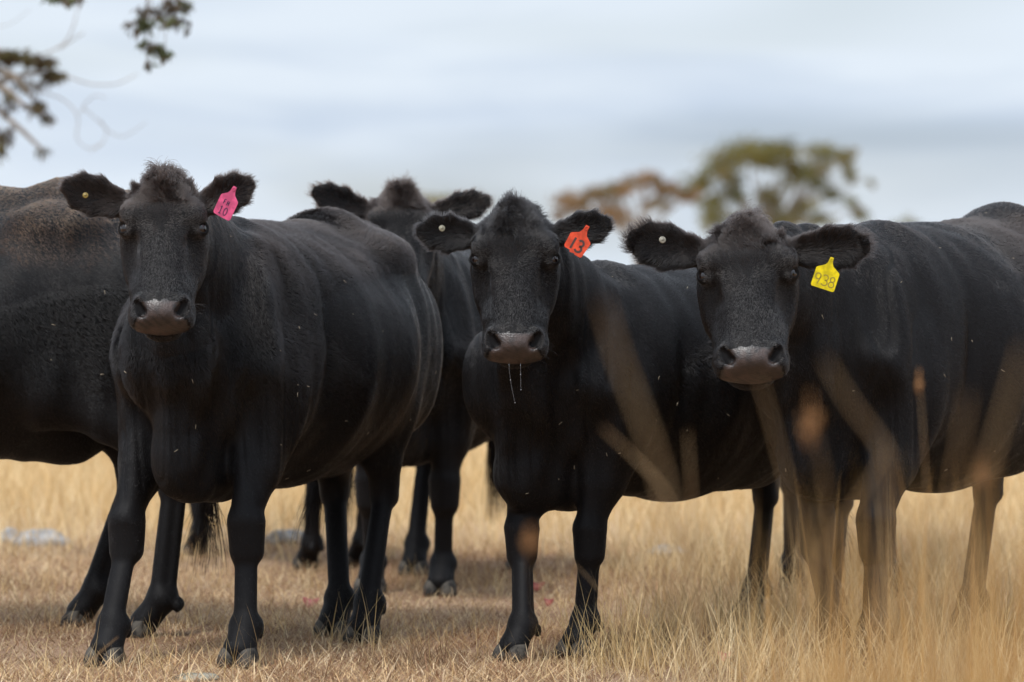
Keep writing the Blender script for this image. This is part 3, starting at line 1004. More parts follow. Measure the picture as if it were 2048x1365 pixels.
GLYPH = {'1': [[(0.0, -0.5), (0.0, 0.5)]],
         'i': [[(-0.16, 0.3), (0.02, 0.5), (0.02, -0.5)], [(-0.18, -0.5), (0.2, -0.5)]],
         '3': [arc(0, 0.24, 0.24, 0.25, 150, -90) + arc(0, -0.24, 0.28, 0.26, 90, -150)],
         '9': [arc(-0.02, 0.2, 0.24, 0.27, 20, 380, 20) + [(0.16, -0.1), (0.06, -0.5)]],
         '8': [arc(0, 0.24, 0.2, 0.22, -90, 270, 20), arc(0, -0.24, 0.25, 0.25, 90, 450, 20)],
         '0': [arc(0, 0, 0.22, 0.5, 0, 360, 24)],
         'F': [[(-0.15, -0.5), (-0.15, 0.5), (0.25, 0.5)], [(-0.15, 0.05), (0.15, 0.05)]],
         'H': [[(-0.2, -0.5), (-0.2, 0.5)], [(0.2, -0.5), (0.2, 0.5)], [(-0.2, 0), (0.2, 0)]]}


def ear_tag(cow, outline, px, py, d, rot, scale, col, ink, texts, label, turn=0.0):
    """outline in mm, stud hole at (0, 0), y up; texts: (chars, x, y, height, step, pen)"""
    c = W(px, py, d)
    cr, sr = math.cos(math.radians(rot)), math.sin(math.radians(rot))
    ct, st_ = math.cos(math.radians(turn)), math.sin(math.radians(turn))

    def T(x, y, z=0.0):
        x2, y2 = (x * cr - y * sr) * scale, (x * sr + y * cr) * scale
        bend = 0.0009 * (x * x) / 12
        return c + np.array([x2 * ct - z * st_, -z * ct - x2 * st_ + bend, y2]) * 0.001
    o = outline
    n = len(o)
    th = 1.1
    # gently bent plate as strips between left and right edge
    V = [T(x, y, th) for x, y in o] + [T(x, y, -th) for x, y in o]
    F = [tuple(range(n))[::-1], tuple(range(n, 2 * n))] + [(i, (i + 1) % n, n + (i + 1) % n, n + i) for i in range(n)]
    m = principled('tag_plastic', col, rough=0.45, spec=0.4, var=tuple(0.62 * v for v in col), vscale=38)
    t = mesh_obj('ear_tag', V, F, m, cow['root'], origin=c, smooth=False)
    t['label'] = label
    im = principled('tag_ink', ink, rough=0.6)
    for chars, x, y, hh, stp, pen in texts:
        parts = []
        for k, ch in enumerate(chars):
            if ch == ' ': continue
            for ln in GLYPH[ch]:
                parts.append(stroke([(x + k * stp + a * hh, y + b * hh) for a, b in ln], pen, T, th + 0.5))
        v, f_ = merge(parts)
        mesh_obj('number', v, f_, im, t, origin=c, smooth=False)
    # stud ring
    rg = [T(3.6 * math.cos(a), 3.6 * math.sin(a), th + 1.2) for a in np.linspace(0, 2 * math.pi, 15)]
    v, f_ = tube(rg, 0.0011, 6, cap=False)
    mesh_obj('stud', v, f_, m, t, origin=c)
    return t


def ear_button(cow, px, py, d, r, col, rough=0.3, metal=0.0, tilt=(0.2, -1, 0.2)):
    c = W(px, py, d)
    n = unit(np.array(tilt)); a = unit(np.cross(n, [0, 0, 1.0])); b = np.cross(n, a)
    prof = [(0.0, 0.0035), (0.3, 0.0035), (0.35, 0.002), (0.75, 0.0025), (0.95, 0.0022), (1.0, 0.0005), (1.0, -0.002)]
    V, F = [], []
    K = 20
    for rr, zz in prof:
        for k in range(K):
            an = 2 * math.pi * k / K
            V.append(c + (a * math.cos(an) + b * math.sin(an)) * max(rr, 0.01) * r + n * zz)
    for i in range(len(prof) - 1):
        for k in range(K):
            F.append((i * K + k, i * K + (k + 1) % K, (i + 1) * K + (k + 1) % K, (i + 1) * K + k))
    F.append(tuple(range(K))[::-1])
    mesh_obj('ear_button', V, F, principled('button_plastic', col, rough=rough, var=tuple(0.5 * v for v in col), vscale=120), cow['root'], origin=c)


OUT1 = [(-4, 6), (4, 6), (6, -6), (9, -12), (21, -21), (22, -24), (22, -62), (19, -66), (0, -67), (-19, -66), (-22, -62), (-22, -24), (-21, -21), (-9, -12), (-6, -6)]
OUT3 = [(-4, 6), (4, 6), (6, -8), (10, -15), (28, -26), (30, -29), (30, -72), (27, -75), (-27, -75), (-30, -72), (-30, -29), (-28, -26), (-10, -15), (-6, -8)]
OUT2 = [(-4, 6), (4, 6), (5, -6), (9, -14), (22, -22), (24, -25), (21, -58), (18, -60), (6, -60), (4, -58), (-6, -60), (-8, -56), (-20, -56), (-23, -52), (-24, -25), (-22, -22), (-9, -14), (-5, -6)]

A, E_, F_ = cows['A'], cows['E'], cows['F']
ear_tag(A, OUT1, 468, 379, 11.685, -27, 1.36, (0.75, 0.10, 0.24), (0.03, 0.01, 0.05), [('FH', -7, -33, 10, 9, 2.0), ('i0', -8, -52, 17, 12, 2.0)], 'pink ear tag reading FH 10', turn=20)
ear_tag(E_, OUT2, 1173, 457, 11.81, -30, 1.42, (0.80, 0.085, 0.03), (0.07, 0.035, 0.03), [('13', -9, -40, 25, 15, 4.6)], 'orange ear tag reading 13')
ear_tag(F_, OUT3, 1663, 520, 11.53, -18, 1.17, (0.85, 0.68, 0.0), (0.30, 0.23, 0.03), [('938', -18, -53, 27, 18, 2.8)], 'yellow ear tag reading 938')
ear_button(A, 171, 391, 11.635, 0.0085, (0.30, 0.21, 0.04))
ear_button(E_, 884, 457, 11.75, 0.0095, (0.28, 0.26, 0.18))
ear_button(F_, 1325, 480, 11.50, 0.0100, (0.30, 0.28, 0.22))
M_DROOL = principled('drool', (0.35, 0.36, 0.38), rough=0.08, spec=0.8)
for px, y0, y1, dx in ((1018, 728, 806, 12), (1041, 728, 780, 1)):
    ln = [W(px + dx * t ** 1.6, y0 + (y1 - y0) * t, 11.62) for t in np.linspace(0, 1, 12)]
    parts = [tube(ln, 0.00024, 5)]
    for t in (0.42, 1.0):
        v, f_ = icosphere(1)
        parts.append((W(px + dx * t ** 1.6, y0 + (y1 - y0) * t, 11.62) + v * np.array([0.0013, 0.0013, 0.002]), f_))
    v, f_ = merge(parts)
    mesh_obj('drool', v, f_, M_DROOL, E_['root'], origin=ln[0])

# ------------------------------------------------------------------ ground
def gz(x, y):
    """height of the paddock"""
    r2 = np.hypot(x, y)
    far = sstep(r2, 60, 330) * 1.4
    b = 0.012 * np.sin(x * 1.9 + 0.6) * np.sin(y * 1.3) + 0.05 * np.sin(x * 0.21 + 1) * np.sin(y * 0.17) * sstep(r2, 18, 40)
    return far + b


ys = np.concatenate([-np.geomspace(0.5, 400, 30)[::-1], np.arange(0, 8, 1.0), np.arange(8, 20, 0.12), np.geomspace(20, 1200, 70)])
xs = np.concatenate([-np.geomspace(3, 1200, 45)[::-1], np.arange(-2.9, 3, 0.12), np.geomspace(3, 1200, 45)])
GX, GY = np.meshgrid(xs, ys, indexing='ij')
GV = np.stack([GX, GY, gz(GX, GY)], -1).reshape(-1, 3)
ny = len(ys)
ii, jj = np.meshgrid(np.arange(len(xs) - 1), np.arange(ny - 1), indexing='ij')
GF = np.stack([ii * ny + jj, (ii + 1) * ny + jj, (ii + 1) * ny + jj + 1, ii * ny + jj + 1], -1).reshape(-1, 4)
m, t, out = mat('dry_ground')
geo = t.n('ShaderNodeNewGeometry')
sx = t.n('ShaderNodeSeparateXYZ', ins={0: geo.outputs['Position']})
far = t.ramp(sx.outputs[1], 15.5, 22.0)
na = t.n('ShaderNodeTexNoise', ins={'Vector': geo.outputs['Position'], 'Scale': 2.2, 'Detail': 6.0, 'Roughness': 0.65})
nb = t.n('ShaderNodeTexNoise', ins={'Vector': geo.outputs['Position'], 'Scale': 60.0, 'Detail': 6.0, 'Roughness': 0.7})
nc = t.n('ShaderNodeTexNoise', ins={'Vector': geo.outputs['Position'], 'Scale': 0.12, 'Detail': 4.0, 'Roughness': 0.6})
near_c = t.mix(t.ramp(nb.outputs[0], 0.3, 0.7), (0.16, 0.085, 0.050, 1), (0.42, 0.26, 0.16, 1))
near_c = t.mix(t.ramp(na.outputs[0], 0.35, 0.7), near_c, (0.46, 0.31, 0.21, 1))
far_c = t.mix(t.ramp(nc.outputs[0], 0.35, 0.65), (0.60, 0.42, 0.23, 1), (0.74, 0.55, 0.34, 1))
col = t.mix(far, near_c, far_c)
bp = t.n('ShaderNodeBump', ins={'Height': nb.outputs[0], 'Strength': 0.8, 'Distance': 0.02})
p = t.n('ShaderNodeBsdfPrincipled', ins={'Base Color': col, 'Roughness': 0.95, 'Specular IOR Level': 0.1, 'Normal': bp.outputs[0]})
t.l(p.outputs[0], out.inputs[0])
tag(mesh_obj('ground', GV, GF, m), kind='structure')


# ------------------------------------------------------------------ grass
def blades(name, base, L, wd, lean, az, cols, m, segs=3, droop=0.6, seed=3, kind='stuff'):
    """curved tapering blades: lean = tilt from vertical at the root, droop = how far it bends over"""
    r = np.random.default_rng(seed)
    n = len(base)
    hd = np.stack([np.cos(az), np.sin(az), np.zeros(n)], 1)
    # width axis: across the blade, turned at random
    sa = az + math.pi / 2 + r.normal(size=n) * 0.7
    sdv = np.stack([np.cos(sa), np.sin(sa), np.zeros(n)], 1)
    rows = []
    p = base.copy()
    a = lean.copy()
    for k in range(segs + 1):
        f = k / segs
        ww = (wd * (1 - f) ** 0.6 * 0.5)[:, None]
        rows.append((p - sdv * ww, p + sdv * ww) if k < segs else (p,))
        a = a + droop * r.uniform(0.2, 1.2, n) / segs
        p = p + (hd * np.sin(a)[:, None] + np.array([0, 0, 1.0]) * np.cos(a)[:, None]) * (L / segs)[:, None]
        gzz = gz(p[:, 0], p[:, 1]) + 0.004
        p[:, 2] = np.maximum(p[:, 2], gzz)
    V = np.concatenate([q for rw in rows for q in rw])
    idx = np.arange(n)
    F4 = [np.stack([2 * k * n + idx, (2 * k + 1) * n + idx, (2 * k + 3) * n + idx, (2 * k + 2) * n + idx], 1) for k in range(segs - 1)]
    last = np.stack([2 * (segs - 1) * n + idx, (2 * segs - 1) * n + idx, 2 * segs * n + idx], 1)
    F4 = np.concatenate(F4)
    # mixed mesh: quads then triangles
    me = bpy.data.meshes.new(name)
    me.vertices.add(len(V)); me.vertices.foreach_set('co', V.astype(np.float32).ravel())
    me.loops.add(F4.size + last.size)
    me.loops.foreach_set('vertex_index', np.concatenate([F4.ravel(), last.ravel()]).astype(np.int32))
    me.polygons.add(len(F4) + len(last))
    me.polygons.foreach_set('loop_start', np.concatenate([np.arange(len(F4)) * 4, F4.size + np.arange(len(last)) * 3]).astype(np.int32))
    me.update(calc_edges=True)
    at = me.color_attributes.new('tint', 'FLOAT_COLOR', 'POINT')
    c = np.ones((len(V), 4), np.float32)
    c[:, :3] = np.tile(cols, (2 * segs + 1, 1))
    at.data.foreach_set('color', c.ravel())
    me.materials.append(m)
    o = bpy.data.objects.new(name, me)
    SC.collection.objects.link(o)
    return tag(o, kind=kind)


M_GRASS = tinted('dry_grass', rough=0.7, trans=0.25, spec=0.25)
PAL = np.array([(0.64, 0.45, 0.28), (0.58, 0.39, 0.23), (0.44, 0.27, 0.16), (0.76, 0.58, 0.39), (0.24, 0.14, 0.09), (0.64, 0.49, 0.36), (0.34, 0.19, 0.12)])
PALF = np.array([(0.74, 0.53, 0.31), (0.80, 0.61, 0.39), (0.66, 0.45, 0.24), (0.76, 0.60, 0.41), (0.54, 0.36, 0.19)])


def pick(pal, n, seed, p=None):
    r = np.random.default_rng(seed)
    pal = pal * np.array([0.98, 1.0, 0.90])
    return pal[r.choice(len(pal), n, p=p)] * r.uniform(0.8, 1.15, (n, 1))


def scatter(n, d0, d1, margin=0.15, seed=1, power=1.0):
    """ground points inside the view wedge (and a little beyond) between distances d0, d1"""
    r = np.random.default_rng(seed)
    d = (d0 ** power + (d1 ** power - d0 ** power) * r.random(n)) ** (1 / power)
    x = r.uniform(-1, 1, n) * (0.128 * d + margin * d * 0.35)
    P_ = np.stack([x, d, np.zeros(n)], 1)
    P_[:, 2] = gz(P_[:, 0], P_[:, 1])
    return P_, r


def patchy(P_, freq, seed, thr):
    v = Noise(freq, seed=seed, dim=1)(P_).ravel()
    return v > thr


# short matted litter and grass round the herd
P_, r = scatter(190000, 10.2, 18.0, seed=21, power=1.3, margin=0.25)
n = len(P_)
clump = Noise(5, seed=31, dim=1)(P_).ravel()
L = r.uniform(0.02, 0.075, n) * (1 + 0.35 * np.clip(clump, -1, 1.5))
blades('short_grass', P_, L, r.uniform(0.0018, 0.0042, n), r.uniform(0.5, 1.6, n), r.uniform(0, 6.28, n), pick(PAL, n, 4) * (1 + 0.16 * np.clip(clump, -1, 1))[:, None] * (1 - sstep(Noise(1.7, seed=41, dim=1)(P_).ravel() + 0.5 * Noise(6, seed=42, dim=1)(P_).ravel(), 0.3, 1.3)[:, None] * np.array([0.36, 0.46, 0.52])), M_GRASS, droop=0.5)
# upright straw, thicker towards the right and in tufts
P_, r = scatter(75000, 10.6, 17.5, seed=22, power=1.3, margin=0.25)
cl2 = Noise(3.2, seed=33, dim=1)(P_).ravel() + Noise(9, seed=34, dim=1)(P_).ravel() * 0.6
right = sstep(P_[:, 0] / P_[:, 1], -0.005, 0.06)
keep = r.random(len(P_)) < np.clip(0.02 + 0.22 * sstep(cl2, 0.3, 1.3) + right * (0.22 + 0.5 * sstep(cl2, 0.0, 1.2)), 0, 1)
P_ = P_[keep]; n = len(P_); right = right[keep]
L = r.uniform(0.06, 0.20, n) * (0.65 + 0.9 * right)
blades('straw_grass', P_, L, r.uniform(0.0016, 0.0034, n), np.abs(r.normal(size=n)) * 0.35, r.uniform(0, 6.28, n), pick(PALF, n, 5), M_GRASS, segs=4, droop=0.7)
# taller pale paddock grass beyond the herd
P_, r = scatter(140000, 16.5, 60, seed=23, power=0.35, margin=0.3)
n = len(P_)
gr = sstep(P_[:, 1], 16.5, 20)
keep = r.random(n) < 0.25 + 0.75 * gr
P_ = P_[keep]; n = len(P_)
L = r.uniform(0.12, 0.34, n) * sstep(P_[:, 1], 12, 20)
blades('paddock_grass', P_, L, r.uniform(0.003, 0.007, n) * (P_[:, 1] / 20), np.abs(r.normal(size=n)) * 0.3, r.uniform(0, 6.28, n), pick(PALF, n, 6), M_GRASS, segs=3, droop=0.7)

# thin upright stalks in focus
SPOTS = [(95, 11.75, 8, 0.20), (330, 11.8, 10, 0.20), (480, 11.75, 14, 0.22), (705, 12.6, 16, 0.24), (760, 12.9, 5, 0.30), (905, 11.75, 5, 0.24), (1120, 11.9, 12, 0.18),
         (1200, 11.85, 70, 0.26), (1260, 11.95, 70, 0.30), (1320, 12.1, 60, 0.26), (1400, 12.0, 50, 0.2), (1480, 12.3, 60, 0.24), (1560, 12.2, 40, 0.22), (1900, 12.1, 50, 0.26), (1990, 11.9, 60, 0.3)]
r = np.random.default_rng(77)
B_, L_, LE, AZ = [], [], [], []
for px, d, n, h_ in SPOTS:
    c = G(px, d)
    q = c + np.stack([r.normal(size=n) * 0.05, r.normal(size=n) * 0.10, np.zeros(n)], 1)
    B_.append(q); L_.append(h_ * r.uniform(0.5, 1.15, n)); LE.append(np.abs(r.normal(size=n)) * 0.32 + 0.03); AZ.append(r.uniform(0, 6.28, n))
B_, L_, LE, AZ = map(np.concatenate, (B_, L_, LE, AZ))
B_[:, 2] = gz(B_[:, 0], B_[:, 1])
blades('dry_stalks', B_, L_, r.uniform(0.0016, 0.0030, len(B_)), LE, AZ, pick(np.array([(0.72, 0.55, 0.32), (0.62, 0.44, 0.22), (0.48, 0.32, 0.17)]), len(B_), 8), M_GRASS, segs=6, droop=0.35)

# grass standing round the hooves, and a few dense brown tussocks
r = np.random.default_rng(55)
B_, L_, LE, AZ, CC = [], [], [], [], []
FEET = [(488, 12.05), (222, 12.08), (735, 12.85), (675, 13.05), (1165, 12.38), (1040, 12.22), (1508, 13.75), (1745, 11.95), (1660, 12.05), (1942, 12.95), (312, 12.95), (183, 13.35), (885, 14.8), (832, 15.85), (620, 16.1), (398, 16.95)]
for px, d in FEET:
    n = 130
    q = G(px, d) + np.stack([r.normal(size=n) * 0.10, -0.02 + r.normal(size=n) * 0.10, np.zeros(n)], 1)
    B_.append(q); L_.append(r.uniform(0.03, 0.085, n)); LE.append(np.abs(r.normal(size=n)) * 0.7); AZ.append(r.uniform(0, 6.28, n)); CC.append(pick(PAL, n, int(px)))
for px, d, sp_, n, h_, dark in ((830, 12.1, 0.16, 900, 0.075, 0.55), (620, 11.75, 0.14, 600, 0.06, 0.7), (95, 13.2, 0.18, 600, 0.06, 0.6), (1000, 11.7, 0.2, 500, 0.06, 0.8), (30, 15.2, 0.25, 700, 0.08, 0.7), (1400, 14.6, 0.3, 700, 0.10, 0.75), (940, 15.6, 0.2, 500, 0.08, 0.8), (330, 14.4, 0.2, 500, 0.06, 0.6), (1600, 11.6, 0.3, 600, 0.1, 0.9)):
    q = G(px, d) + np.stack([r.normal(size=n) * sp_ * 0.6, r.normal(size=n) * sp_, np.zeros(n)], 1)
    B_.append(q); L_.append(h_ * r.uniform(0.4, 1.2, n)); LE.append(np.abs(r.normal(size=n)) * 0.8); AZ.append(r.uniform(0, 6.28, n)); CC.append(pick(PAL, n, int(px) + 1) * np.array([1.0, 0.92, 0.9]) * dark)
B_, L_, LE, AZ, CC = map(np.concatenate, (B_, L_, LE, AZ, CC))
B_[:, 2] = gz(B_[:, 0], B_[:, 1])
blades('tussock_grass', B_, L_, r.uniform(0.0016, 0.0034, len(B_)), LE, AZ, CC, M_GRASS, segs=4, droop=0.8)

# tall dry grass close to the lens, lower right
r = np.random.default_rng(91)
n = 460
d = r.uniform(3.8, 9.6, n)
px = 1470 + 620 * r.random(n) ** 0.7
top = r.uniform(960, 1330, n) - 60 * sstep(px, 1500, 1900)
B_ = np.stack([(px - 1024) / FPX * d, d, np.zeros(n)], 1)
B_[:, 2] = gz(B_[:, 0], B_[:, 1])
hgt = CAMZ - (top - HOR) / FPX * d
blades('tall_grass', B_, hgt * 1.03, r.uniform(0.002, 0.005, n), np.abs(r.normal(size=n)) * 0.05, r.uniform(0, 6.28, n), pick(np.array([(0.54, 0.31, 0.12), (0.64, 0.43, 0.22), (0.44, 0.23, 0.08)]), n, 9), M_GRASS, segs=8, droop=0.16)

M_STRAW = principled('straw_blade', (0.27, 0.15, 0.06), rough=0.7, var=(0.36, 0.24, 0.12), vscale=12)
M_SEED = principled('seed_head', (0.32, 0.14, 0.04), rough=0.8, var=(0.42, 0.22, 0.09), vscale=60)


def stem(name, label, d, way, wid, seed_head=None, lean=0.0):
    """a blade or stalk that rises from the ground through the waypoints (photo pixels, lowest first)"""
    pts = [W(x, y, d + lean * k) for k, (x, y) in enumerate(way)]
    wid = wid * 0.40
    dirn = unit(pts[0] - pts[1]) if len(pts) > 1 else np.array([0, 0, -1.0])
    foot = pts[0] + dirn * 0.15
    foot = np.array([foot[0] + (foot[0] - pts[0][0]) * 0.6, foot[1], gz(foot[0], foot[1])])
    ctrl = [foot, foot * 0.5 + (pts[0] + dirn * 0.1) * 0.5] + pts
    ctrl = np.array(ctrl)
    tt = np.linspace(0, len(ctrl) - 1, 30)
    P3 = np.stack([np.interp(tt, np.arange(len(ctrl)), ctrl[:, a]) for a in range(3)], 1)
    for _ in range(6):
        P3[1:-1] = (P3[:-2] + 2 * P3[1:-1] + P3[2:]) / 4
    ww = wid * (1 - 0.55 * np.linspace(0, 1, 30) ** 2)
    sx_ = np.array([1.0, 0.25, 0])
    T = unit(np.gradient(P3, axis=0))
    sd_ = unit(sx_ - T * (T @ sx_)[:, None])
    nn_ = np.cross(T, sd_)
    # a folded blade: three ridges across, with thickness
    V = np.concatenate([P3 - sd_ * ww[:, None] / 2, P3 + nn_ * ww[:, None] * 0.18, P3 + sd_ * ww[:, None] / 2, P3 - nn_ * ww[:, None] * 0.10])
    F = []
    for i in range(29):
        for a in range(4):
            b = (a + 1) % 4
            F.append((a * 30 + i, b * 30 + i, b * 30 + i + 1, a * 30 + i + 1))
    F += [(0, 30, 60, 90), (29, 119, 89, 59)]
    o = mesh_obj(name, V, F, M_STRAW, origin=foot)
    tag(o, label, 'grass', 'tall dry grass stems close to the camera')
    if seed_head:
        (sx0, sy0, L, wd) = seed_head
        c = W(sx0, sy0, d + lean * (len(way) - 1))
        rr_ = np.random.default_rng(int(sx0))
        parts = []
        cv_, cf_ = icosphere(1)
        for k in range(16):
            q = rr_.normal(size=3) * 0.33
            q = np.clip(q, -0.9, 0.9)
            parts.append((c + q * np.array([wd / 2, wd / 2, L / 2]) + cv_ * np.array([0.0022, 0.0022, 0.005]), cf_))
        parts.append(tube([c - np.array([0, 0, L / 2]), c + np.array([0, 0, L / 2])], 0.0008, 5))
        v, f_ = merge(parts)
        mesh_obj('seed_head', v, f_, M_SEED, o, origin=c)
    return o


stem('grass_plant', 'broad blurred dry grass blade crossing the flank of the orange-tagged cow', 3.5, [(1345, 1010), (1290, 850), (1232, 700), (1205, 600)], 0.012)
stem('grass_plant', 'pale dry grass blade slanting up left across the orange-tagged cow', 5.4, [(1350, 1002), (1280, 925), (1205, 855)], 0.011)
stem('grass_plant', 'short upright dry blade before the belly of the orange-tagged cow', 5.5, [(1385, 1010), (1380, 930), (1375, 862)], 0.008)
stem('grass_plant', 'long dry blade rising to the chin of the yellow-tagged cow', 4.6, [(1608, 1190), (1580, 980), (1545, 850), (1518, 752)], 0.009)
stem('grass_plant', 'bent dry blade running from the neck to the chest of the yellow-tagged cow', 4.0, [(1775, 1080), (1785, 960), (1770, 890), (1700, 810), (1648, 715)], 0.011)
stem('grass_plant', 'orange seed head on a stalk before the chest of the yellow-tagged cow', 4.6, [(1690, 1330), (1665, 1080), (1650, 940), (1625, 850)], 0.005, (1622, 845, 0.070, 0.034))
stem('grass_plant', 'slim orange stalk standing before the shoulder of the yellow-tagged cow', 7.0, [(1855, 1030), (1848, 880), (1838, 745)], 0.007, (1838, 765, 0.05, 0.010))
stem('grass_plant', 'faint wide blade leaning right before the belly at the right', 3.9, [(1890, 1100), (1915, 930), (1938, 785)], 0.010)
stem('grass_plant', 'wide grey straw blade at the right edge of the picture', 3.7, [(1935, 1060), (1985, 900), (2022, 780), (2046, 690)], 0.012)
stem('grass_plant', 'thin dry blade lying almost flat between the stalks at the right', 5.6, [(1810, 1040), (1900, 990), (2000, 938)], 0.007)
stem('grass_plant', 'narrow orange seed head beside the hind leg of the yellow-tagged cow', 5.2, [(1925, 1330), (1950, 1100), (1962, 950)], 0.008, (1964, 955, 0.06, 0.014))
stem('grass_plant', 'dry blade crossing the front legs of the yellow-tagged cow from lower left', 4.8, [(1600, 1160), (1680, 1050), (1760, 930), (1778, 880)], 0.009)
stem('grass_plant', 'orange seed head before the left front knee of the orange-tagged cow', 5.0, [(1085, 1340), (1075, 1200), (1062, 1090)], 0.003, (1062, 1088, 0.045, 0.022))
stem('grass_plant', 'thin orange blade crossing the right front leg of the orange-tagged cow', 8.2, [(1225, 1215), (1185, 1165), (1150, 1128)], 0.005)
stem('grass_plant', 'short stout straw crossing the left front hoof of the pink-tagged cow', 9.6, [(165, 1338), (205, 1300), (236, 1274)], 0.009)

# ------------------------------------------------------------------ rocks and fallen leaves
def rock_mat(name, a, b):
    return principled(name, a, rough=0.9, spec=0.2, var=b, vscale=14, bump=0.6, bscale=60)


M_ROCK = rock_mat('lichened_rock', (0.24, 0.235, 0.23), (0.40, 0.39, 0.38))
M_ROCK2 = rock_mat('mossy_rock', (0.13, 0.12, 0.085), (0.34, 0.32, 0.26))
for px, d, w_, hh, lab, mm in ((82, 17.7, 0.15, 0.065, 'low grey rock behind the brown-backed cow at the left', M_ROCK),
                               (18, 18.0, 0.07, 0.06, 'small pale rock at the left edge of the field', M_ROCK),
                               (572, 17.6, 0.10, 0.06, 'pale grey rock beside the far hind hoof', M_ROCK),
                               (388, 11.70, 0.060, 0.018, 'half-buried lichened stone between the front hooves of the pink-tagged cow', M_ROCK2),
                               (1335, 17.0, 0.10, 0.04, 'low blue-grey stone beyond the orange-tagged cow', M_ROCK)):
    v, f_ = icosphere(4)
    nz = Noise(2.2, seed=int(px), dim=1)(v).ravel()
    nz2 = Noise(7, seed=int(px) + 1, dim=1)(v).ravel()
    v = v * (1 + 0.14 * nz + 0.05 * nz2)[:, None]
    c = G(px, d); c[2] = gz(c[0], c[1])
    tag(mesh_obj('rock', c + v * np.array([w_, w_ * 0.7, hh]), f_, mm, origin=c), lab, 'rock')
M_LEAF = principled('fallen_leaf', (0.42, 0.10, 0.08), rough=0.6, var=(0.55, 0.22, 0.18), vscale=40)
M_LEAF2 = principled('fallen_leaf_dark', (0.20, 0.03, 0.03), rough=0.6, var=(0.3, 0.08, 0.05), vscale=40)
for px, py, sz, lab, mm in ((622, 1222, 0.030, 'pink fallen leaf left of the hind hooves of the pink-tagged cow', M_LEAF), (1075, 1188, 0.028, 'dark red fallen leaf between the front legs of the orange-tagged cow', M_LEAF2),
                            (1098, 1218, 0.018, 'small red fallen leaf just right of the dark red one', M_LEAF2), (1450, 1330, 0.022, 'pinkish fallen leaf in the straw at the bottom', M_LEAF), (760, 1182, 0.016, 'tiny red fallen leaf behind the hind hooves', M_LEAF2)):
    d = CAMZ * FPX / (py - HOR)
    c = G(px, d); c[2] = gz(c[0], c[1]) + 0.03
    rr_ = np.random.default_rng(px)
    a = np.linspace(0, 2 * math.pi, 14, endpoint=False)
    ux, uy = np.cos(a) * sz, np.sin(a) * sz * 0.55 * (1 - 0.3 * np.cos(a))
    rim = np.stack([ux, uy * 0.6, 0.010 * (np.cos(2 * a)) + uy * 0.9], 1)
    V = np.concatenate([[[0, 0, 0.004]], rim, [[0, 0, 0.0025]], rim - np.array([0, 0, 0.0012])]) + c
    F = [(0, 1 + k, 1 + (k + 1) % 14) for k in range(14)] + [(15, 16 + (k + 1) % 14, 16 + k) for k in range(14)] + [(1 + k, 16 + k, 16 + (k + 1) % 14, 1 + (k + 1) % 14) for k in range(14)]
    tag(mesh_obj('fallen_leaf', V, F, mm, origin=c), lab, 'leaf', 'fallen leaves on the ground')

# ------------------------------------------------------------------ trees
M_FOL = tinted('gum_foliage', rough=0.6, trans=0.3)
M_BARK = principled('gum_bark', (0.20, 0.17, 0.14), rough=0.9, var=(0.36, 0.32, 0.28), vscale=6, bump=0.5, bscale=30)


def limb(a, b, ra, rb, bow, r_):
    t_ = np.linspace(0, 1, 9)[:, None]
    mid = (a + b) / 2 + bow
    P3 = a * (1 - t_) ** 2 + 2 * mid * t_ * (1 - t_) + b * t_ ** 2
    P3[1:-1] += r_.normal(size=(7, 3)) * np.linalg.norm(b - a) * 0.018
    return tube(P3, np.linspace(ra, rb, 9), 7)


def leaves(c, rad, n, size, r_, asp=0.28):
    """n drooping leaf faces through an ellipsoid, thicker towards its outside"""
    u = unit(r_.normal(size=(n, 3))) * (r_.random((n, 1)) ** 0.45)
    p0 = c + u * rad
    dn = unit(np.array([0, 0, -1.0]) + r_.normal(size=(n, 3)) * 0.55)
    sd_ = unit(np.cross(dn, r_.normal(size=(n, 3))))
    L = size * r_.uniform(0.6, 1.3, (n, 1))
    a, b = p0, p0 + dn * L
    m1, m2 = p0 + dn * L * 0.45 + sd_ * L * asp * 0.5, p0 + dn * L * 0.45 - sd_ * L * asp * 0.5
    return np.stack([a, m1, b, m2], 1).reshape(-1, 3)


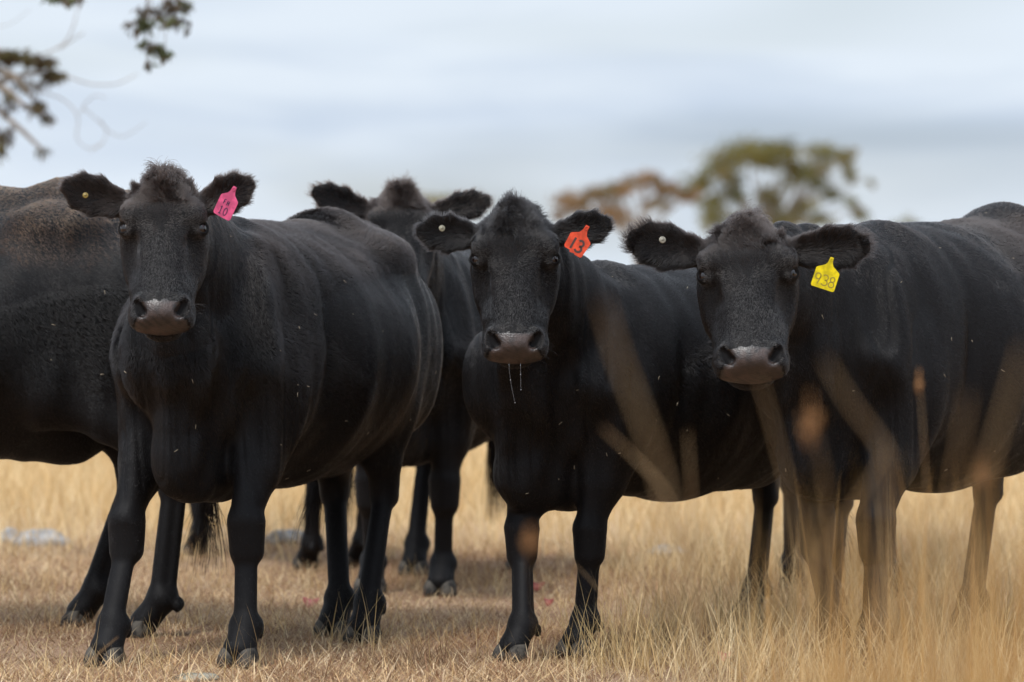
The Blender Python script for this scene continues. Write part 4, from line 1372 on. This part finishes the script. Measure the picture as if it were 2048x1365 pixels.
def gum(label, foot, trunk_top, rt, clumps, size, pal, seed, dens, twigs=(), asp=0.28, group=None, scatter_=0.5, hub=None):
    r_ = np.random.default_rng(seed)
    root = bpy.data.objects.new('gum_tree', None)
    SC.collection.objects.link(root)
    root.location = foot
    root['_w'] = [float(q) for q in foot]
    tag(root, label, 'tree', group)
    parts = [limb(foot - np.array([0, 0, 0.2]), trunk_top, rt, rt * 0.7, np.array([rt, 0, 0]), r_)]
    V, C = [], []
    for c, rad, k in clumps:
        j = foot + (trunk_top - foot) * r_.uniform(0.6, 1.0)
        j = hub + r_.normal(size=3) * 0.02 if hub is not None else j
        parts.append(limb(j, c, (rt if hub is None else 0.012) * 0.38, 0.07 * (rt if hub is None else 0.03), np.array([0, 0, 0.12]) * np.linalg.norm(c - j), r_))
        n = max(20, int(k * dens))
        sub = max(4, n // 40)
        for _ in range(sub):
            cc = c + unit(r_.normal(size=3)) * rad * r_.uniform(0.1, 0.95)
            q = leaves(cc, rad * scatter_, n // sub, size, r_, asp)
            V.append(q)
            C.append(np.tile(pal[r_.integers(len(pal))] * r_.uniform(0.7, 1.25), (len(q), 1)))
            if r_.random() < 0.5:
                parts.append(limb(c, cc, rt * 0.02, rt * 0.01, np.zeros(3), r_))
    V, C = np.concatenate(V), np.concatenate(C)
    mesh_obj('crown', V, np.arange(len(V)).reshape(-1, 4), M_FOL, root, origin=np.array(trunk_top), smooth=False, tint=C)
    for pts, ra, rb in twigs:
        pts = np.array(pts)
        tt = np.linspace(0, len(pts) - 1, 24)
        P3 = np.stack([np.interp(tt, np.arange(len(pts)), pts[:, a]) for a in range(3)], 1)
        for _ in range(3):
            P3[1:-1] = (P3[:-2] + 2 * P3[1:-1] + P3[2:]) / 4
        parts.append(tube(P3, np.linspace(ra, rb, 24) * (0.65 if ra < 0.02 else 1.0), 6))
    v, f_ = merge(parts)
    mesh_obj('trunk', v, f_, M_BARK, root, origin=np.array(foot))
    return root


def clump(px, py, rx, ry, d, k=None, deep=1.0):
    c = W(px, py, d)
    return (c, np.array([rx / FPX * d, max(rx, ry) / FPX * d * deep, ry / FPX * d]), (rx * ry / 900) if k is None else k)


def far_tree(label, px, d, tops, rt, seed, pal, dens=430):
    foot = G(px, d); foot[2] = gz(foot[0], foot[1]) - 0.1
    top = W(px + 8, 445, d)
    return gum(label, foot, top, rt, [clump(a, b, c * 1.3, e * 1.55, d, deep=1.8) for a, b, c, e in tops], 0.17, pal, seed, dens, asp=0.5, scatter_=0.6)


GREEN = np.array([(0.17, 0.155, 0.045), (0.21, 0.18, 0.05), (0.13, 0.13, 0.05), (0.21, 0.165, 0.065)])
RUST = np.array([(0.26, 0.16, 0.08), (0.22, 0.14, 0.075), (0.19, 0.145, 0.06), (0.30, 0.19, 0.10)])
far_tree('olive-green gum tree with a domed crown behind the yellow-tagged cow', 1520, 150,
         [(1500, 298, 62, 20), (1440, 325, 36, 22), (1560, 300, 40, 18), (1402, 362, 26, 22), (1468, 385, 26, 22), (1588, 345, 26, 20), (1430, 425, 26, 24), (1655, 302, 34, 18),
          (1695, 312, 20, 14), (1622, 362, 28, 16), (1540, 395, 26, 20), (1670, 385, 18, 14), (1722, 425, 22, 12), (1560, 440, 40, 18), (1741, 362, 8, 7), (1610, 410, 26, 14), (1480, 440, 30, 18), (1455, 350, 22, 12), (1520, 322, 30, 12), (1580, 325, 22, 12), (1635, 335, 24, 12), (1690, 345, 16, 12), (1420, 395, 24, 12), (1640, 440, 30, 12), (1700, 400, 16, 10)], 0.28, 5, GREEN)
far_tree('rusty brown gum tree between the orange-tagged and yellow-tagged cows', 1270, 140,
         [(1145, 405, 30, 16), (1195, 385, 36, 14), (1255, 372, 34, 14), (1295, 352, 28, 12), (1340, 378, 28, 12), (1378, 388, 18, 12), (1225, 420, 46, 16), (1300, 405, 30, 10), (1170, 400, 24, 10), (1320, 368, 20, 10), (1225, 380, 22, 10), (1360, 385, 20, 10), (1120, 425, 16, 10)], 0.22, 6, RUST)
far_tree('flat low olive tree far off between two heads', 900, 190, [(850, 400, 30, 10), (905, 398, 45, 12), (960, 402, 30, 10)], 0.2, 7, GREEN)
far_tree('small far tree low on the skyline above the back of the right-hand cow', 1812, 180, [(1805, 448, 18, 10), (1828, 440, 12, 10)], 0.15, 8, GREEN, dens=300)

D1, D2 = 20.8, 27.0
LEAFG = np.array([(0.09, 0.11, 0.045), (0.12, 0.14, 0.06), (0.11, 0.09, 0.06), (0.13, 0.10, 0.07)])
LEAFB = np.array([(0.11, 0.09, 0.04), (0.13, 0.11, 0.04), (0.10, 0.07, 0.045)])
foot = G(-420, D1 + 3); foot[2] = gz(foot[0], foot[1])
tr_top = foot + np.array([0.25, 0, 4.6])
jn = W(-60, -260, D1 + 1)
p_ = lambda x, y, d=D2: W(x, y, d)
gum('near gum tree at the upper left with a hanging leafy spray', foot, tr_top, 0.16,
    [clump(330, 22, 46, 30, D1, 1.5, 0.8), (clump(290, 45, 34, 26, D1, 1.1, 0.8)), clump(345, 52, 34, 24, D1, 0.8, 0.8), clump(300, 92, 26, 22, D1, 0.75, 0.8), clump(330, 100, 22, 18, D1, 0.5, 0.8),
     clump(293, 122, 12, 10, D1, 0.2, 0.8), clump(372, 8, 20, 20, D1, 0.5, 0.8), clump(140, -2, 22, 14, D1, 0.7, 0.8), clump(110, -12, 24, 12, D1, 0.5, 0.8)],
    0.05, LEAFG, 15, 120, twigs=[([tr_top - np.array([0, 0, 0.4]), jn, W(100, -300, D1), W(250, -260, D1), W(310, -200, D1)], 0.03, 0.006), ([W(310, -200, D1), W(325, -60, D1), W(330, 30, D1), W(300, 110, D1)], 0.004, 0.0015), ([W(200, -280, D1), W(140, -100, D1), W(135, -5, D1)], 0.006, 0.002)], asp=0.3, scatter_=0.6, hub=W(310, -200, D1))
foot2 = G(-330, D2); foot2[2] = gz(foot2[0], foot2[1])
gum('bare-twigged gum tree reaching in from the left edge', foot2, foot2 + np.array([0.2, 0, 3.6]), 0.15,
    [clump(20, 108, 42, 14, D2, 1.6, 0.6), clump(70, 122, 34, 16, D2, 1.5, 0.6), clump(105, 145, 24, 14, D2, 0.9, 0.6), clump(75, 210, 22, 12, D2, 0.55, 0.6), clump(100, 235, 12, 12, D2, 0.3, 0.6),
     clump(8, 285, 16, 26, D2, 0.8, 0.6), clump(85, 300, 14, 10, D2, 0.2, 0.6), clump(15, 195, 24, 34, D2, 0.45, 0.6), clump(45, 165, 40, 20, D2, 0.5, 0.6)],
    0.07, LEAFB, 16, 150, asp=0.3, scatter_=0.8, twigs=[
        ([p_(-60, 130), p_(40, 118), p_(95, 108), p_(135, 85), p_(150, 45), p_(158, 5)], 0.012, 0.005),
        ([p_(120, 98), p_(145, 80), p_(168, 66)], 0.007, 0.006),
        ([p_(60, 120), p_(125, 150), p_(180, 170), p_(235, 170), p_(275, 148)], 0.010, 0.005),
        ([p_(0, 120), p_(60, 185), p_(120, 190), p_(155, 225), p_(158, 250), p_(148, 280), p_(180, 304), p_(205, 285)], 0.008, 0.004),
        ([p_(160, 228), p_(172, 205), p_(190, 190), p_(212, 196)], 0.006, 0.003),
        ([p_(165, 215), p_(200, 245), p_(225, 270), p_(250, 275), p_(292, 245)], 0.006, 0.003),
        ([p_(200, 240), p_(215, 265), p_(205, 290), p_(180, 304)], 0.005, 0.003),
        ([p_(-40, 60), p_(20, 50), p_(60, 20)], 0.004, 0.002)])
for o in SC.objects:
    if '_w' in o: del o['_w']
print('script done in %.1fs' % (time.time() - T0))
